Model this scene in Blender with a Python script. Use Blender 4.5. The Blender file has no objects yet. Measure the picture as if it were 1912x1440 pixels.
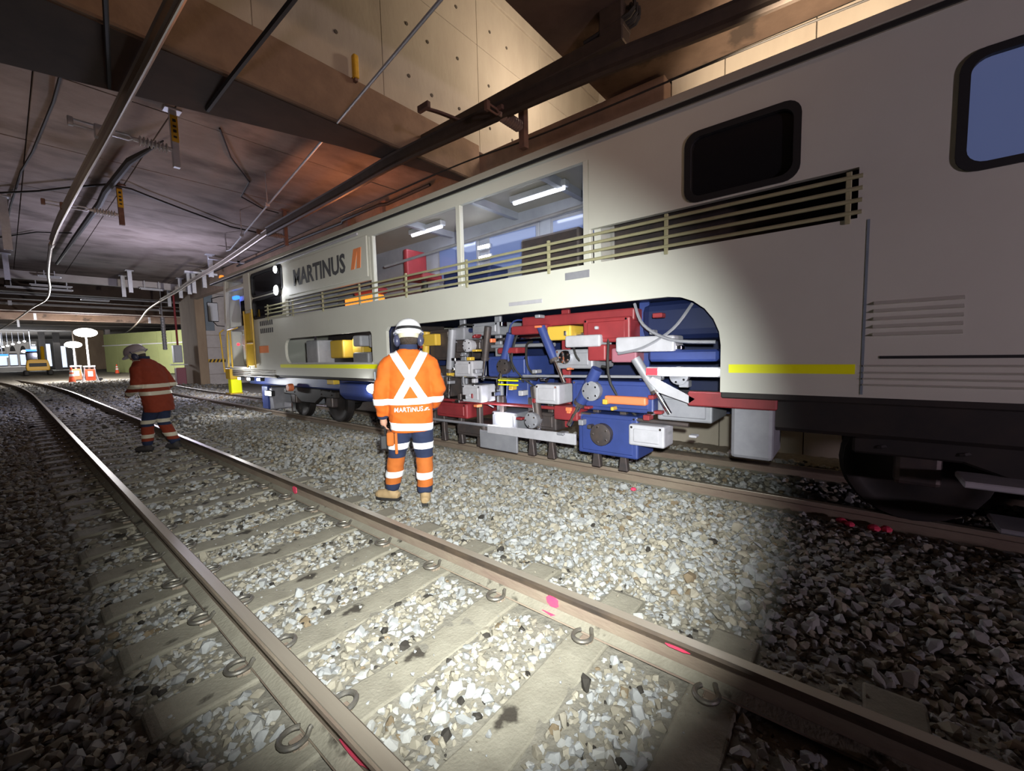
import bpy, bmesh, math, random
import numpy as np
from mathutils import Vector, Matrix, noise
from mathutils.bvhtree import BVHTree

S = bpy.context.scene
COL = S.collection
PI = math.pi
random.seed(7)
RNG = np.random.default_rng(11)

# ------------------------------------------------------------------ camera, world, lights, exposure
F_PX, YAW, PITCH, ROLL, CAM_H = 773.8, 0.8838, 0.0806, -0.0245, 1.2875
fw = Vector((math.sin(YAW) * math.cos(PITCH), math.cos(YAW) * math.cos(PITCH), -math.sin(PITCH)))
rt = Vector((math.cos(YAW), -math.sin(YAW), 0))
up = rt.cross(fw)
rt2 = rt * math.cos(ROLL) + up * math.sin(ROLL)
up2 = -rt * math.sin(ROLL) + up * math.cos(ROLL)
cd = bpy.data.cameras.new('camera')
cam = bpy.data.objects.new('camera', cd)
COL.objects.link(cam)
cd.sensor_width = 36
cd.lens = 36 * F_PX / 1912
cd.clip_start, cd.clip_end = 0.03, 400
cam.matrix_world = Matrix(((rt2.x, up2.x, -fw.x, 0), (rt2.y, up2.y, -fw.y, 0), (rt2.z, up2.z, -fw.z, CAM_H), (0, 0, 0, 1)))
S.camera = cam
vs = S.view_settings
vs.view_transform = 'Standard'
vs.look = 'None'
vs.gamma = 1
vs.use_curve_mapping = False
vs.exposure = 0.0
w = bpy.data.worlds.new('tunnel_night')
S.world = w
w.use_nodes = True
w.node_tree.nodes['Background'].inputs[0].default_value = (0.5, 0.5, 0.62, 1)
w.node_tree.nodes['Background'].inputs[1].default_value = 0.012
S.cycles.max_bounces = 6
S.cycles.use_denoising = True
S.cycles.sample_clamp_indirect = 4


def light(name, kind, loc, col, energy, radius=0.1, aim=None, cone=None, blend=0.5, size=None):
    d = bpy.data.lights.new(name, kind)
    d.color = col
    d.energy = energy
    if kind == 'AREA':
        d.shape = 'RECTANGLE'
        d.size, d.size_y = size
    else:
        d.shadow_soft_size = radius
    if cone:
        d.spot_size = cone
        d.spot_blend = blend
    o = bpy.data.objects.new(name, d)
    COL.objects.link(o)
    o.location = loc
    if aim is not None:
        o.rotation_euler = (Vector(aim) - Vector(loc)).to_track_quat('-Z', 'Y').to_euler()
    return o


# photographer's headlamp, the unseen lamps, added fill lights, and the lamps of the far station
light('headlamp', 'SPOT', (0.10, -0.03, 1.40), (0.95, 1.0, 0.97), 1420, 0.03, (3.05, 3.15, 0.35), math.radians(84), 0.75)
light('shaft_lamp', 'POINT', (7.4, 3.9, 6.6), (1.0, 0.83, 0.66), 230, 0.25)
light('work_lamp', 'SPOT', (4.2, 0.5, 3.5), (1.0, 0.80, 0.58), 700, 0.12, (6.46, 0.3, 4.75), math.radians(80), 0.6)
light('work_lamp', 'POINT', (5.9, 0.2, 3.75), (1.0, 0.74, 0.50), 25, 0.12)
light('roof_beacon_lamp', 'POINT', (5.0, 8.6, 3.75), (1.0, 0.36, 0.16), 60, 0.1)
light('tunnel_fill', 'POINT', (3.4, 17.5, 2.8), (0.74, 0.74, 1.0), 480, 0.3)  # added fill that brightens the far ceiling, no fitting there
light('tunnel_fill', 'SPOT', (-1.0, -9.0, 1.25), (0.95, 0.76, 0.90), 1150, 0.3, (3.58, -0.6, 2.7), math.radians(50), 1.0)  # added fill narrowed onto the right part of the train
light('tunnel_fill', 'POINT', (-1.0, -9.0, 1.25), (0.85, 0.78, 1.0), 110, 0.3)  # weak added fill for the ballast on the left
light('ceiling_fill', 'SPOT', (-2.2, -3.2, 4.25), (1.0, 0.62, 0.38), 420, 0.2, (2.8, 5.6, 4.9), math.radians(75), 0.9)  # added warm fill kept to the ceiling and cross beam
light('ceiling_fill', 'SPOT', (-1.6, 10.5, 0.6), (1.0, 0.78, 0.66), 200, 0.3, (0.6, 12.5, 5.2), math.radians(130), 0.9)  # added fill for the far ceiling, no fitting stands here
light('pier_fill', 'SPOT', (4.7, 12.6, 1.9), (0.98, 0.93, 0.86), 1900, 0.1, (6.6, 28, 1.6), math.radians(60), 0.8)  # added spot that brightens the pier, its source unseen
light('platform_lamp', 'AREA', (1.0, 74, 5.0), (0.8, 0.88, 1.0), 900, aim=(1.0, 80, 0), size=(8, 3))

# ------------------------------------------------------------------ helpers
WM = {}


def mat(name, col, rough=0.7, metal=0.0, col2=None, scale=6.0, fac=0.5, bump=0.0, bscale=40.0, spec=0.5, attr=None,
        emit=None, estr=0.0, trans=0.0, stretch=None, col3=None, scale3=1.5, thr3=0.62, coat=0.0, wid3=0.06):
    m = bpy.data.materials.new(name)
    m.use_nodes = True
    nt = m.node_tree
    N, L = nt.nodes, nt.links
    p = N['Principled BSDF']
    p.inputs['Roughness'].default_value = rough
    p.inputs['Metallic'].default_value = metal
    p.inputs['Specular IOR Level'].default_value = spec
    p.inputs['Coat Weight'].default_value = coat
    c = tuple(col) + (1,)
    p.inputs['Base Color'].default_value = c
    if trans:
        p.inputs['Transmission Weight'].default_value = trans
    if emit:
        p.inputs['Emission Color'].default_value = tuple(emit) + (1,)
        p.inputs['Emission Strength'].default_value = estr
    if col2 or bump or attr or col3:
        tc = N.new('ShaderNodeTexCoord')
        vec = tc.outputs['Object']
        if stretch:
            mp = N.new('ShaderNodeMapping')
            mp.inputs['Scale'].default_value = stretch
            L.new(vec, mp.inputs['Vector'])
            vec = mp.outputs['Vector']
    src = None
    if attr:
        a = N.new('ShaderNodeAttribute')
        a.attribute_name = attr
        src = a.outputs['Color']
    if col2:
        nz = N.new('ShaderNodeTexNoise')
        nz.inputs['Scale'].default_value = scale
        nz.inputs['Detail'].default_value = 6
        nz.inputs['Roughness'].default_value = 0.62
        L.new(vec, nz.inputs['Vector'])
        r = N.new('ShaderNodeMapRange')
        r.inputs['From Min'].default_value = 0.5 - 0.5 * (1 - fac) - 0.02
        r.inputs['From Max'].default_value = 0.5 + 0.5 * (1 - fac) + 0.02
        L.new(nz.outputs['Fac'], r.inputs['Value'])
        mx = N.new('ShaderNodeMix')
        mx.data_type = 'RGBA'
        if src is not None:
            mx.blend_type = 'MULTIPLY'
            L.new(src, mx.inputs['A'])
        else:
            mx.inputs['A'].default_value = c
        mx.inputs['B'].default_value = tuple(col2) + (1,)
        L.new(r.outputs['Result'], mx.inputs['Factor'])
        src = mx.outputs['Result']
    if col3:
        nz = N.new('ShaderNodeTexNoise')
        nz.inputs['Scale'].default_value = scale3
        nz.inputs['Detail'].default_value = 5
        L.new(vec, nz.inputs['Vector'])
        r = N.new('ShaderNodeMapRange')
        r.inputs['From Min'].default_value = thr3
        r.inputs['From Max'].default_value = thr3 + wid3
        L.new(nz.outputs['Fac'], r.inputs['Value'])
        mx = N.new('ShaderNodeMix')
        mx.data_type = 'RGBA'
        if src is not None:
            L.new(src, mx.inputs['A'])
        else:
            mx.inputs['A'].default_value = c
        mx.inputs['B'].default_value = tuple(col3) + (1,)
        L.new(r.outputs['Result'], mx.inputs['Factor'])
        src = mx.outputs['Result']
    if src is not None:
        L.new(src, p.inputs['Base Color'])
    if bump:
        nb = N.new('ShaderNodeTexNoise')
        nb.inputs['Scale'].default_value = bscale
        nb.inputs['Detail'].default_value = 4
        L.new(vec, nb.inputs['Vector'])
        b = N.new('ShaderNodeBump')
        b.inputs['Strength'].default_value = bump
        b.inputs['Distance'].default_value = 0.02
        L.new(nb.outputs['Fac'], b.inputs['Height'])
        L.new(b.outputs['Normal'], p.inputs['Normal'])
    return m


M = {}


def link(o, parent=None, local=False):
    COL.objects.link(o)
    if parent is not None:
        o.parent = parent
        if not local:
            o.matrix_parent_inverse = WM[parent.name].inverted()
            WM[o.name] = Matrix.Identity(4)
        else:
            WM[o.name] = WM.get(parent.name, Matrix.Identity(4))
    else:
        WM[o.name] = Matrix.Identity(4)
    return o


def tag(o, label=None, cat=None, group=None, kind=None):
    if label: o['label'] = label
    if cat: o['category'] = cat
    if group: o['group'] = group
    if kind: o['kind'] = kind
    return o


def thing(name, label, cat, loc=(0, 0, 0), rz=0, group=None):
    o = bpy.data.objects.new(name, None)
    o.empty_display_size = 0.2
    COL.objects.link(o)
    o.location = loc
    o.rotation_euler = (0, 0, rz)
    WM[o.name] = Matrix.Translation(loc) @ Matrix.Rotation(rz, 4, 'Z')
    return tag(o, label, cat, group)


class MB:
    """collects shapes, builds ONE mesh"""

    def __init__(s):
        s.v, s.f = [], []

    def add(s, vs, fs):
        n = len(s.v)
        s.v += [tuple(v) for v in vs]
        s.f += [tuple(i + n for i in f) for f in fs]
        return s

    def box(s, x0, x1, y0, y1, z0, z1):
        v = [(x, y, z) for x in (x0, x1) for y in (y0, y1) for z in (z0, z1)]
        return s.add(v, [(0, 1, 3, 2), (4, 6, 7, 5), (0, 4, 5, 1), (2, 3, 7, 6), (0, 2, 6, 4), (1, 5, 7, 3)])

    def prism(s, pts, axis, a0, a1):
        """pts: 2-D polygon in the two other axes (in x,y,z order), extruded along axis"""
        n = len(pts)

        def P(p, a):
            return {'x': (a, p[0], p[1]), 'y': (p[0], a, p[1]), 'z': (p[0], p[1], a)}[axis]
        v = [P(p, a0) for p in pts] + [P(p, a1) for p in pts]
        f = [tuple(range(n))[::-1], tuple(range(n, 2 * n))] + [(i, (i + 1) % n, n + (i + 1) % n, n + i) for i in range(n)]
        return s.add(v, f)

    def tube(s, path, r, n=8, closed=False, cap=True):
        P = [Vector(p) for p in path]
        k = len(P)
        rr = r if isinstance(r, (list, tuple)) else [r] * k
        prev = None
        rings = []
        for i in range(k):
            if closed:
                d = P[(i + 1) % k] - P[i - 1]
            else:
                d = P[min(i + 1, k - 1)] - P[max(i - 1, 0)]
            d.normalize()
            if prev is None:
                a = Vector((0, 0, 1)) if abs(d.z) < 0.9 else Vector((1, 0, 0))
                u = d.cross(a).normalized()
            else:
                u = (prev - d * prev.dot(d)).normalized()
            prev = u
            w_ = d.cross(u)
            rings.append([P[i] + (u * math.cos(2 * PI * j / n) + w_ * math.sin(2 * PI * j / n)) * rr[i] for j in range(n)])
        v = [p for r_ in rings for p in r_]
        f = []
        for i in range(k if closed else k - 1):
            a, b = i * n, ((i + 1) % k) * n
            f += [(a + j, a + (j + 1) % n, b + (j + 1) % n, b + j) for j in range(n)]
        if cap and not closed:
            f += [tuple(range(n))[::-1], tuple(range((k - 1) * n, k * n))]
        return s.add(v, f)

    def sweep(s, path, prof, tilt=None):
        """rectangular-ish profile [(u,w)...] swept along a path, u horizontal, w up"""
        P = [Vector(p) for p in path]
        k, n = len(P), len(prof)
        v, f = [], []
        for i in range(k):
            d = (P[min(i + 1, k - 1)] - P[max(i - 1, 0)]).normalized()
            side = d.cross(Vector((0, 0, 1))).normalized()
            upv = side.cross(d)
            v += [P[i] + side * a + upv * b for a, b in prof]
        for i in range(k - 1):
            a, b = i * n, (i + 1) * n
            f += [(a + j, a + (j + 1) % n, b + (j + 1) % n, b + j) for j in range(n)]
        f += [tuple(range(n))[::-1], tuple(range((k - 1) * n, k * n))]
        return s.add(v, f)

    def lathe(s, prof, c=(0, 0, 0), axis='z', n=16):
        """prof: (radius, height) list"""
        v, f = [], []
        for r, h in prof:
            for j in range(n):
                a = 2 * PI * j / n
                p = (r * math.cos(a), r * math.sin(a), h)
                if axis == 'x': p = (h, p[0], p[1])
                if axis == 'y': p = (p[1], h, p[0])
                v.append((p[0] + c[0], p[1] + c[1], p[2] + c[2]))
        for i in range(len(prof) - 1):
            a, b = i * n, (i + 1) * n
            f += [(a + j, a + (j + 1) % n, b + (j + 1) % n, b + j) for j in range(n)]
        f += [tuple(range(n))[::-1], tuple(range((len(prof) - 1) * n, len(prof) * n))]
        return s.add(v, f)

    def ball(s, c, r, n=12, m=8):
        prof = [(max(1e-3, math.sin(PI * i / m)), -math.cos(PI * i / m)) for i in range(m + 1)]
        a = len(s.v)
        s.lathe(prof, (0, 0, 0), 'z', n)
        rr = r if isinstance(r, (tuple, list)) else (r, r, r)
        for i in range(a, len(s.v)):
            p = s.v[i]
            s.v[i] = (p[0] * rr[0] + c[0], p[1] * rr[1] + c[1], p[2] * rr[2] + c[2])
        return s

    def xform(s, mtx, start=0):
        for i in range(start, len(s.v)):
            s.v[i] = tuple(mtx @ Vector(s.v[i]))
        return s

    def mesh(s, name, m, bevel=0.0, seg=1, smooth=False):
        me = bpy.data.meshes.new(name)
        me.from_pydata(s.v, [], s.f)
        bm = bmesh.new()
        bm.from_mesh(me)
        bmesh.ops.recalc_face_normals(bm, faces=bm.faces)
        if bevel:
            ed = [e for e in bm.edges if len(e.link_faces) == 2 and e.calc_face_angle(0) > 0.6]
            bmesh.ops.bevel(bm, geom=ed, offset=bevel, segments=seg, affect='EDGES', profile=0.5, clamp_overlap=True)
        if smooth:
            for fc in bm.faces: fc.smooth = True
            for e in bm.edges:
                if len(e.link_faces) == 2 and e.calc_face_angle(0) > 0.7: e.smooth = False
        bm.to_mesh(me)
        bm.free()
        if m is not None: me.materials.append(m)
        return me

    def build(s, name, m, parent=None, bevel=0.0, seg=1, smooth=False, local=False):
        o = bpy.data.objects.new(name, s.mesh(name, m, bevel, seg, smooth))
        return link(o, parent, local)


def plate(outer, holes, x0, x1, name, m, parent, bevel=0.0):
    """flat sheet in the YZ plane with holes, thickness x0..x1"""
    bm = bmesh.new()
    for poly in [outer] + holes:
        vs_ = [bm.verts.new((x0, p[0], p[1])) for p in poly]
        for i in range(len(vs_)):
            bm.edges.new((vs_[i], vs_[(i + 1) % len(vs_)]))
    bmesh.ops.triangle_fill(bm, use_beauty=True, use_dissolve=False, edges=bm.edges[:])
    r = bmesh.ops.extrude_face_region(bm, geom=bm.faces[:])
    bmesh.ops.translate(bm, vec=(x1 - x0, 0, 0), verts=[g for g in r['geom'] if isinstance(g, bmesh.types.BMVert)])
    bmesh.ops.recalc_face_normals(bm, faces=bm.faces)
    me = bpy.data.meshes.new(name)
    bm.to_mesh(me)
    bm.free()
    me.materials.append(m)
    return link(bpy.data.objects.new(name, me), parent)


def rrect(y0, y1, z0, z1, r, n=5):
    """rounded rectangle; r = one radius or (y0z0, y1z0, y1z1, y0z1)"""
    rs = r if isinstance(r, (tuple, list)) else (r,) * 4
    out = []
    for (cy, cz, sy, sz, rr, a0) in ((y0, z0, 1, 1, rs[0], PI), (y1, z0, -1, 1, rs[1], 1.5 * PI), (y1, z1, -1, -1, rs[2], 0), (y0, z1, 1, -1, rs[3], 0.5 * PI)):
        if rr <= 0:
            out.append((cy, cz))
            continue
        for i in range(n + 1):
            a = a0 + 0.5 * PI * i / n
            out.append((cy + sy * rr + rr * math.cos(a), cz + sz * rr + rr * math.sin(a)))
    return out


def text_mesh(body, size, extrude=0.002, bold=0.0):
    cu = bpy.data.curves.new('lettering', 'FONT')
    cu.body = body
    cu.size = size
    cu.extrude = extrude
    cu.offset = bold
    cu.align_x = 'CENTER'
    cu.resolution_u = 2
    o = bpy.data.objects.new('lettering', cu)
    COL.objects.link(o)
    dg = bpy.context.evaluated_depsgraph_get()
    me = bpy.data.meshes.new_from_object(o.evaluated_get(dg))
    bpy.data.objects.remove(o)
    bpy.data.curves.remove(cu)
    me.materials.clear()
    return me


# ------------------------------------------------------------------ materials
M['ballast_bed'] = mat('ballast_dust', (0.22, 0.20, 0.16), 0.95, col2=(0.12, 0.11, 0.09), scale=14, fac=0.5, bump=0.6, bscale=30)
M['stone'] = mat('ballast_stone', (1, 1, 1), 0.85, attr='col', col2=(0.74, 0.71, 0.65), scale=30, fac=0.3, spec=0.25)
M['sleeper'] = mat('sleeper_concrete', (0.25, 0.23, 0.18), 0.9, col2=(0.175, 0.157, 0.12), scale=7, fac=0.6, bump=0.25, bscale=70, col3=(0.035, 0.028, 0.02), scale3=5.5, thr3=0.64)
M['rail'] = mat('rail_steel_rust', (0.17, 0.115, 0.09), 0.8, col2=(0.25, 0.205, 0.15), scale=9, fac=0.5, bump=0.2, bscale=50, stretch=(1, .3, 1))
M['rail_top'] = mat('rail_head_steel', (0.34, 0.29, 0.23), 0.36, 0.55, col2=(0.42, 0.37, 0.30), scale=4, fac=0.3, stretch=(6, .3, 1))
M['rail_dark'] = mat('rail_gauge_face', (0.045, 0.038, 0.036), 0.45, 0.5, col2=(0.14, 0.10, 0.07), scale=10, fac=0.6, stretch=(1, .4, 1))
M['clip'] = mat('clip_steel', (0.11, 0.11, 0.115), 0.5, 0.7, col2=(0.25, 0.22, 0.17), scale=40, fac=0.4)
M['pink'] = mat('pink_marking_paint', (0.85, 0.035, 0.12), 0.7, col2=(0.6, 0.07, 0.12), scale=20)
M['soffit'] = mat('soffit_concrete', (0.17, 0.115, 0.085), 0.9, col2=(0.085, 0.055, 0.04), scale=2.2, fac=0.45, bump=0.25, bscale=12, col3=(0.05, 0.034, 0.026), scale3=1.3, thr3=0.6)
M['slab'] = mat('slab_concrete', (0.30, 0.25, 0.225), 0.9, col2=(0.17, 0.13, 0.11), scale=1.6, fac=0.45, bump=0.25, bscale=10, stretch=(0.8, 1.2, 1), col3=(0.085, 0.062, 0.05), scale3=1.1, thr3=0.50, wid3=0.24)
M['beam'] = mat('beam_concrete', (0.28, 0.185, 0.125), 0.9, col2=(0.15, 0.095, 0.065), scale=2.5, fac=0.4, bump=0.25, bscale=14)
M['beam_shade'] = mat('shade_dark_concrete', (0.075, 0.05, 0.038), 0.95, col2=(0.035, 0.025, 0.02), scale=2.0, fac=0.4)  # near-black concrete, the unlit look put into its colour
M['wall'] = mat('wall_concrete', (0.46, 0.41, 0.335), 0.85, col2=(0.36, 0.31, 0.25), scale=2.4, fac=0.4, bump=0.15, bscale=18, stretch=(1, 1, .35), col3=(0.22, 0.18, 0.14), scale3=6, thr3=0.72)
M['groove'] = mat('joint_backing', (0.09, 0.075, 0.06), 0.95)  # dark backing seen in the open panel joints
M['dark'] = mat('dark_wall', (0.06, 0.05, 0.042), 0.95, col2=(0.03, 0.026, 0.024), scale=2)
M['pier'] = mat('pier_concrete', (0.42, 0.32, 0.22), 0.9, col2=(0.28, 0.2, 0.14), scale=2, stretch=(1, 1, .3))
M['block'] = mat('painted_block', (0.60, 0.56, 0.55), 0.9, col2=(0.48, 0.44, 0.43), scale=3)
M['panelgrey'] = mat('blue_grey_panel', (0.22, 0.27, 0.32), 0.6, col2=(0.17, 0.21, 0.25), scale=3)
M['hazard_y'] = mat('hazard_yellow', (0.75, 0.45, 0.03), 0.6)
M['black'] = mat('black_paint', (0.015, 0.015, 0.017), 0.55)
M['rubber'] = mat('black_cable', (0.018, 0.016, 0.015), 0.7)
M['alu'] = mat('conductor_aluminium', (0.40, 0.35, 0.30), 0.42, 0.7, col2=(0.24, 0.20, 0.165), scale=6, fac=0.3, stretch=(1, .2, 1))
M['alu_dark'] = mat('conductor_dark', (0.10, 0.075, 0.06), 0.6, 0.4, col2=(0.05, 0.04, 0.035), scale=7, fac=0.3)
M['galv'] = mat('galvanised_steel', (0.55, 0.56, 0.6), 0.45, 0.45, col2=(0.42, 0.43, 0.47), scale=9)
M['steel_brown'] = mat('rusty_support', (0.22, 0.12, 0.09), 0.75, 0.2, col2=(0.12, 0.07, 0.055), scale=10)
M['porcelain'] = mat('insulator_porcelain', (0.32, 0.23, 0.19), 0.3, col2=(0.22, 0.16, 0.13), scale=6)
M['porcelain_grey'] = mat('insulator_grey', (0.45, 0.43, 0.42), 0.3)
M['yellow_tag'] = mat('yellow_number_tag', (0.70, 0.42, 0.02), 0.6, col2=(0.5, 0.28, 0.02), scale=14)
M['train'] = mat('train_white_paint', (0.62, 0.62, 0.55), 0.5, col2=(0.55, 0.54, 0.48), scale=1.6, fac=0.3, spec=0.35)
M['train_roof'] = mat('train_roof_paint', (0.42, 0.39, 0.33), 0.5, col2=(0.34, 0.31, 0.26), scale=2)
M['train_dark'] = mat('train_underframe', (0.02, 0.02, 0.022), 0.6, 0.3, col2=(0.045, 0.035, 0.03), scale=5)
M['train_blue'] = mat('train_blue_paint', (0.035, 0.06, 0.24), 0.45, col2=(0.025, 0.04, 0.14), scale=3)
M['navy'] = mat('train_navy_paint', (0.012, 0.02, 0.075), 0.45)
M['red'] = mat('machine_red', (0.30, 0.03, 0.035), 0.5, col2=(0.18, 0.02, 0.025), scale=5)
M['orange_box'] = mat('machine_orange', (0.75, 0.20, 0.08), 0.5)
M['machine_grey'] = mat('machine_grey', (0.33, 0.33, 0.36), 0.5, 0.2, col2=(0.22, 0.22, 0.25), scale=6)
M['machine_white'] = mat('machine_white', (0.50, 0.49, 0.53), 0.5, col2=(0.36, 0.35, 0.38), scale=8, fac=0.4)
M['machine_dark'] = mat('machine_dark_steel', (0.06, 0.055, 0.06), 0.5, 0.5, col2=(0.12, 0.09, 0.08), scale=9)
M['chrome'] = mat('hydraulic_chrome', (0.75, 0.75, 0.78), 0.15, 1.0)
M['machine_yellow'] = mat('machine_yellow', (0.62, 0.40, 0.05), 0.5)
M['stripe'] = mat('reflective_yellow_strip', (0.95, 0.97, 0.0), 0.5)
M['olive'] = mat('handrail_paint', (0.38, 0.36, 0.22), 0.45, col2=(0.30, 0.28, 0.16), scale=8)
M['glass'] = mat('window_glass', (0.012, 0.012, 0.014), 0.06, spec=0.6)
M['glass_blue'] = mat('lit_window_glass', (0.10, 0.13, 0.24), 0.08, spec=0.7, emit=(0.18, 0.24, 0.5), estr=0.25)
M['inner'] = mat('corridor_wall', (0.36, 0.37, 0.42), 0.5, col2=(0.22, 0.23, 0.28), scale=2)
M['lamp_w'] = mat('lamp_white', (1, 1, 1), 0.4, emit=(0.9, 0.94, 1.0), estr=28)
M['lamp_soft'] = mat('lamp_tube', (1, 1, 1), 0.4, emit=(0.85, 0.9, 1.0), estr=9)
M['lamp_red'] = mat('lamp_red', (0.8, 0.02, 0.02), 0.4, emit=(1.0, 0.03, 0.05), estr=3)
M['lamp_blue'] = mat('lamp_blue', (0.02, 0.1, 0.9), 0.4, emit=(0.02, 0.12, 1.0), estr=4)
M['glow_orange'] = mat('glow_orange', (0.9, 0.2, 0.01), 0.4, emit=(1.0, 0.25, 0.03), estr=1.5)
M['yellow_rail'] = mat('yellow_handrail', (0.66, 0.42, 0.03), 0.45, col2=(0.5, 0.3, 0.03), scale=8)
M['jacket'] = mat('orange_workwear', (0.66, 0.135, 0.008), 0.85, col2=(0.55, 0.105, 0.007), scale=9, fac=0.4, bump=0.12, bscale=200)
M['jacket_dim'] = mat('orange_workwear_shaded', (0.26, 0.036, 0.012), 0.9, col2=(0.20, 0.028, 0.010), scale=9, bump=0.12, bscale=200)  # shaded copy of the orange workwear, dim light put into the colour
M['orange_trouser'] = mat('orange_gaiter', (0.50, 0.135, 0.018), 0.85, col2=(0.42, 0.105, 0.015), scale=12)
M['navy_cloth'] = mat('navy_workwear', (0.018, 0.028, 0.075), 0.9, col2=(0.012, 0.02, 0.055), scale=12)
M['retro'] = mat('reflective_tape', (0.93, 0.93, 0.95), 0.35)
M['retro_dim'] = mat('reflective_tape_shaded', (0.62, 0.57, 0.45), 0.4)  # tape with the second worker's dimmer light put into its colour
M['skin'] = mat('skin', (0.55, 0.30, 0.21), 0.6, col2=(0.48, 0.25, 0.17), scale=14)
M['hair'] = mat('brown_hair', (0.05, 0.035, 0.025), 0.6, bump=0.8, bscale=160, stretch=(1, 1, .2))
M['helmet'] = mat('helmet_white', (0.80, 0.81, 0.84), 0.3)
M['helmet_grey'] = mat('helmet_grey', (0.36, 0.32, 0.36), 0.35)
M['cream'] = mat('helmet_harness', (0.65, 0.60, 0.42), 0.7)
M['muff'] = mat('ear_muff_plastic', (0.05, 0.055, 0.10), 0.35)
M['boot'] = mat('tan_leather', (0.42, 0.29, 0.15), 0.8, col2=(0.33, 0.22, 0.11), scale=20)
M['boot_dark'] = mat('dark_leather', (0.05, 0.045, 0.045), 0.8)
M['eye'] = mat('eye_white', (0.75, 0.73, 0.7), 0.3)
M['cone'] = mat('cone_orange', (0.85, 0.10, 0.03), 0.6)
M['white'] = mat('white_plastic', (0.8, 0.8, 0.82), 0.5)
M['floodlamp'] = mat('flood_lamp', (1, 1, 1), 0.4, emit=(1.0, 0.88, 0.70), estr=60)
M['green_wall'] = mat('green_hoarding', (0.42, 0.47, 0.20), 0.8, col2=(0.36, 0.40, 0.17), scale=0.8)
M['digger'] = mat('digger_yellow', (0.80, 0.43, 0.01), 0.45)
M['station'] = mat('station_render', (0.52, 0.47, 0.42), 0.8, col2=(0.42, 0.38, 0.34), scale=0.7)
M['sign'] = mat('lit_sign_blue', (0.05, 0.2, 0.7), 0.5, emit=(0.05, 0.25, 1.0), estr=1.6)
M['sign_white'] = mat('lit_sign_white', (0.8, 0.9, 1), 0.5, emit=(0.6, 0.85, 1.0), estr=3)
M['shop'] = mat('lit_shop_window', (0.6, 0.65, 0.75), 0.3, emit=(0.7, 0.8, 1.0), estr=0.9, col2=(0.25, 0.25, 0.3), scale=1.7, fac=0.5)
M['red_pipe'] = mat('red_pipe', (0.35, 0.05, 0.06), 0.6)
M['purple_box'] = mat('red_cabinet', (0.34, 0.12, 0.16), 0.6)
M['cabinet'] = mat('grey_cabinet', (0.55, 0.58, 0.64), 0.55)
M['hose'] = mat('pale_hose', (0.5, 0.45, 0.4), 0.6)
M['mirror'] = mat('mirror_glass', (0.8, 0.8, 0.8), 0.03, 1.0)

# ------------------------------------------------------------------ ground, ballast, tracks
XL, XR = 1.239, 4.700          # centre lines of the two tracks
HALF = 0.5675                  # half the distance between rail centres


def offL(y):
    y = np.asarray(y, float)
    return -1.1 * (np.clip(y - 24, 0, None) / 26) ** 2


def offR(y):
    y = np.asarray(y, float)
    a = np.clip(y - 18, 0, 22)
    return 0.0036 * a * a + 0.158 * np.clip(y - 40, 0, None)


def sst(a, b, t):
    t = np.clip((t - a) / (b - a), 0, 1)
    return t * t * (3 - 2 * t)


def gz(x, y):
    x = np.asarray(x, float)
    y = np.asarray(y, float)
    t = x - offL(y)
    z = np.full(np.broadcast(x, y).shape, -0.195)
    z = z + 0.135 * sst(2.22, 2.75, t) * (1 - sst(26, 40, y))
    z = z - 0.075 * sst(3.60, 4.02, x - offR(y)) * (1 - sst(26, 40, y))
    z = z + 0.026 * sst(0.15, 0.35, t) * (1 - sst(2.1, 2.3, t))
    z = z - 0.16 * sst(0.3, -1.3, t)
    z = z + 0.02 * np.sin(x * 3.1 + y * 1.7) * sst(2.4, 2.9, t) * (1 - sst(3.6, 3.9, x))
    z = z + 0.028 * np.clip(y - 47, 0, 22)
    return z


def geom_noise(x, y):
    return 0.010 * np.sin(13 * x + 5 * np.sin(7 * y)) * np.cos(11 * y + 3 * np.sin(9 * x)) + 0.006 * np.sin(31 * x + 17 * y) * np.cos(27 * y - 9 * x)


xs = np.concatenate([np.arange(-12, -3, 1.0), np.arange(-3, 6.4, 0.07), np.arange(6.4, 22, 1.0)])
ys = np.concatenate([np.arange(-9, -1.5, 0.5), np.arange(-1.5, 12, 0.07), np.arange(12, 26, 0.25), np.arange(26, 130, 2.0)])
gx, gy = np.meshgrid(xs, ys, indexing='ij')
gzz = gz(gx, gy) + geom_noise(gx, gy)
nv = gx.size
idx = np.arange(nv).reshape(gx.shape)
quads = np.stack([idx[:-1, :-1], idx[1:, :-1], idx[1:, 1:], idx[:-1, 1:]], -1).reshape(-1, 4)


def np_mesh(name, verts, faces, m, col=None, smooth=False):
    me = bpy.data.meshes.new(name)
    me.vertices.add(len(verts))
    me.vertices.foreach_set('co', np.ascontiguousarray(verts, np.float32).ravel())
    k = faces.shape[1]
    me.loops.add(faces.size)
    me.loops.foreach_set('vertex_index', np.ascontiguousarray(faces, np.int32).ravel())
    me.polygons.add(len(faces))
    me.polygons.foreach_set('loop_start', np.arange(0, faces.size, k, dtype=np.int32))
    if smooth:
        me.polygons.foreach_set('use_smooth', np.ones(len(faces), bool))
    else:
        me.polygons.foreach_set('use_smooth', np.zeros(len(faces), bool))
    if col is not None:
        a = me.attributes.new('col', 'FLOAT_COLOR', 'POINT')
        a.data.foreach_set('color', np.ascontiguousarray(col, np.float32).ravel())
    me.materials.append(m)
    me.update()
    me.validate()
    return me


floor = link(bpy.data.objects.new('floor', np_mesh('floor', np.stack([gx, gy, gzz], -1).reshape(-1, 3), quads, M['ballast_bed'], smooth=True)))
tag(floor, 'ballast bed of grey and tan stones carrying both railway tracks', 'ground', kind='structure')

SL_Y = [0.403 + 0.5727 * i for i in range(-4, 92)]
ALL_L = np.array(SL_Y)


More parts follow.
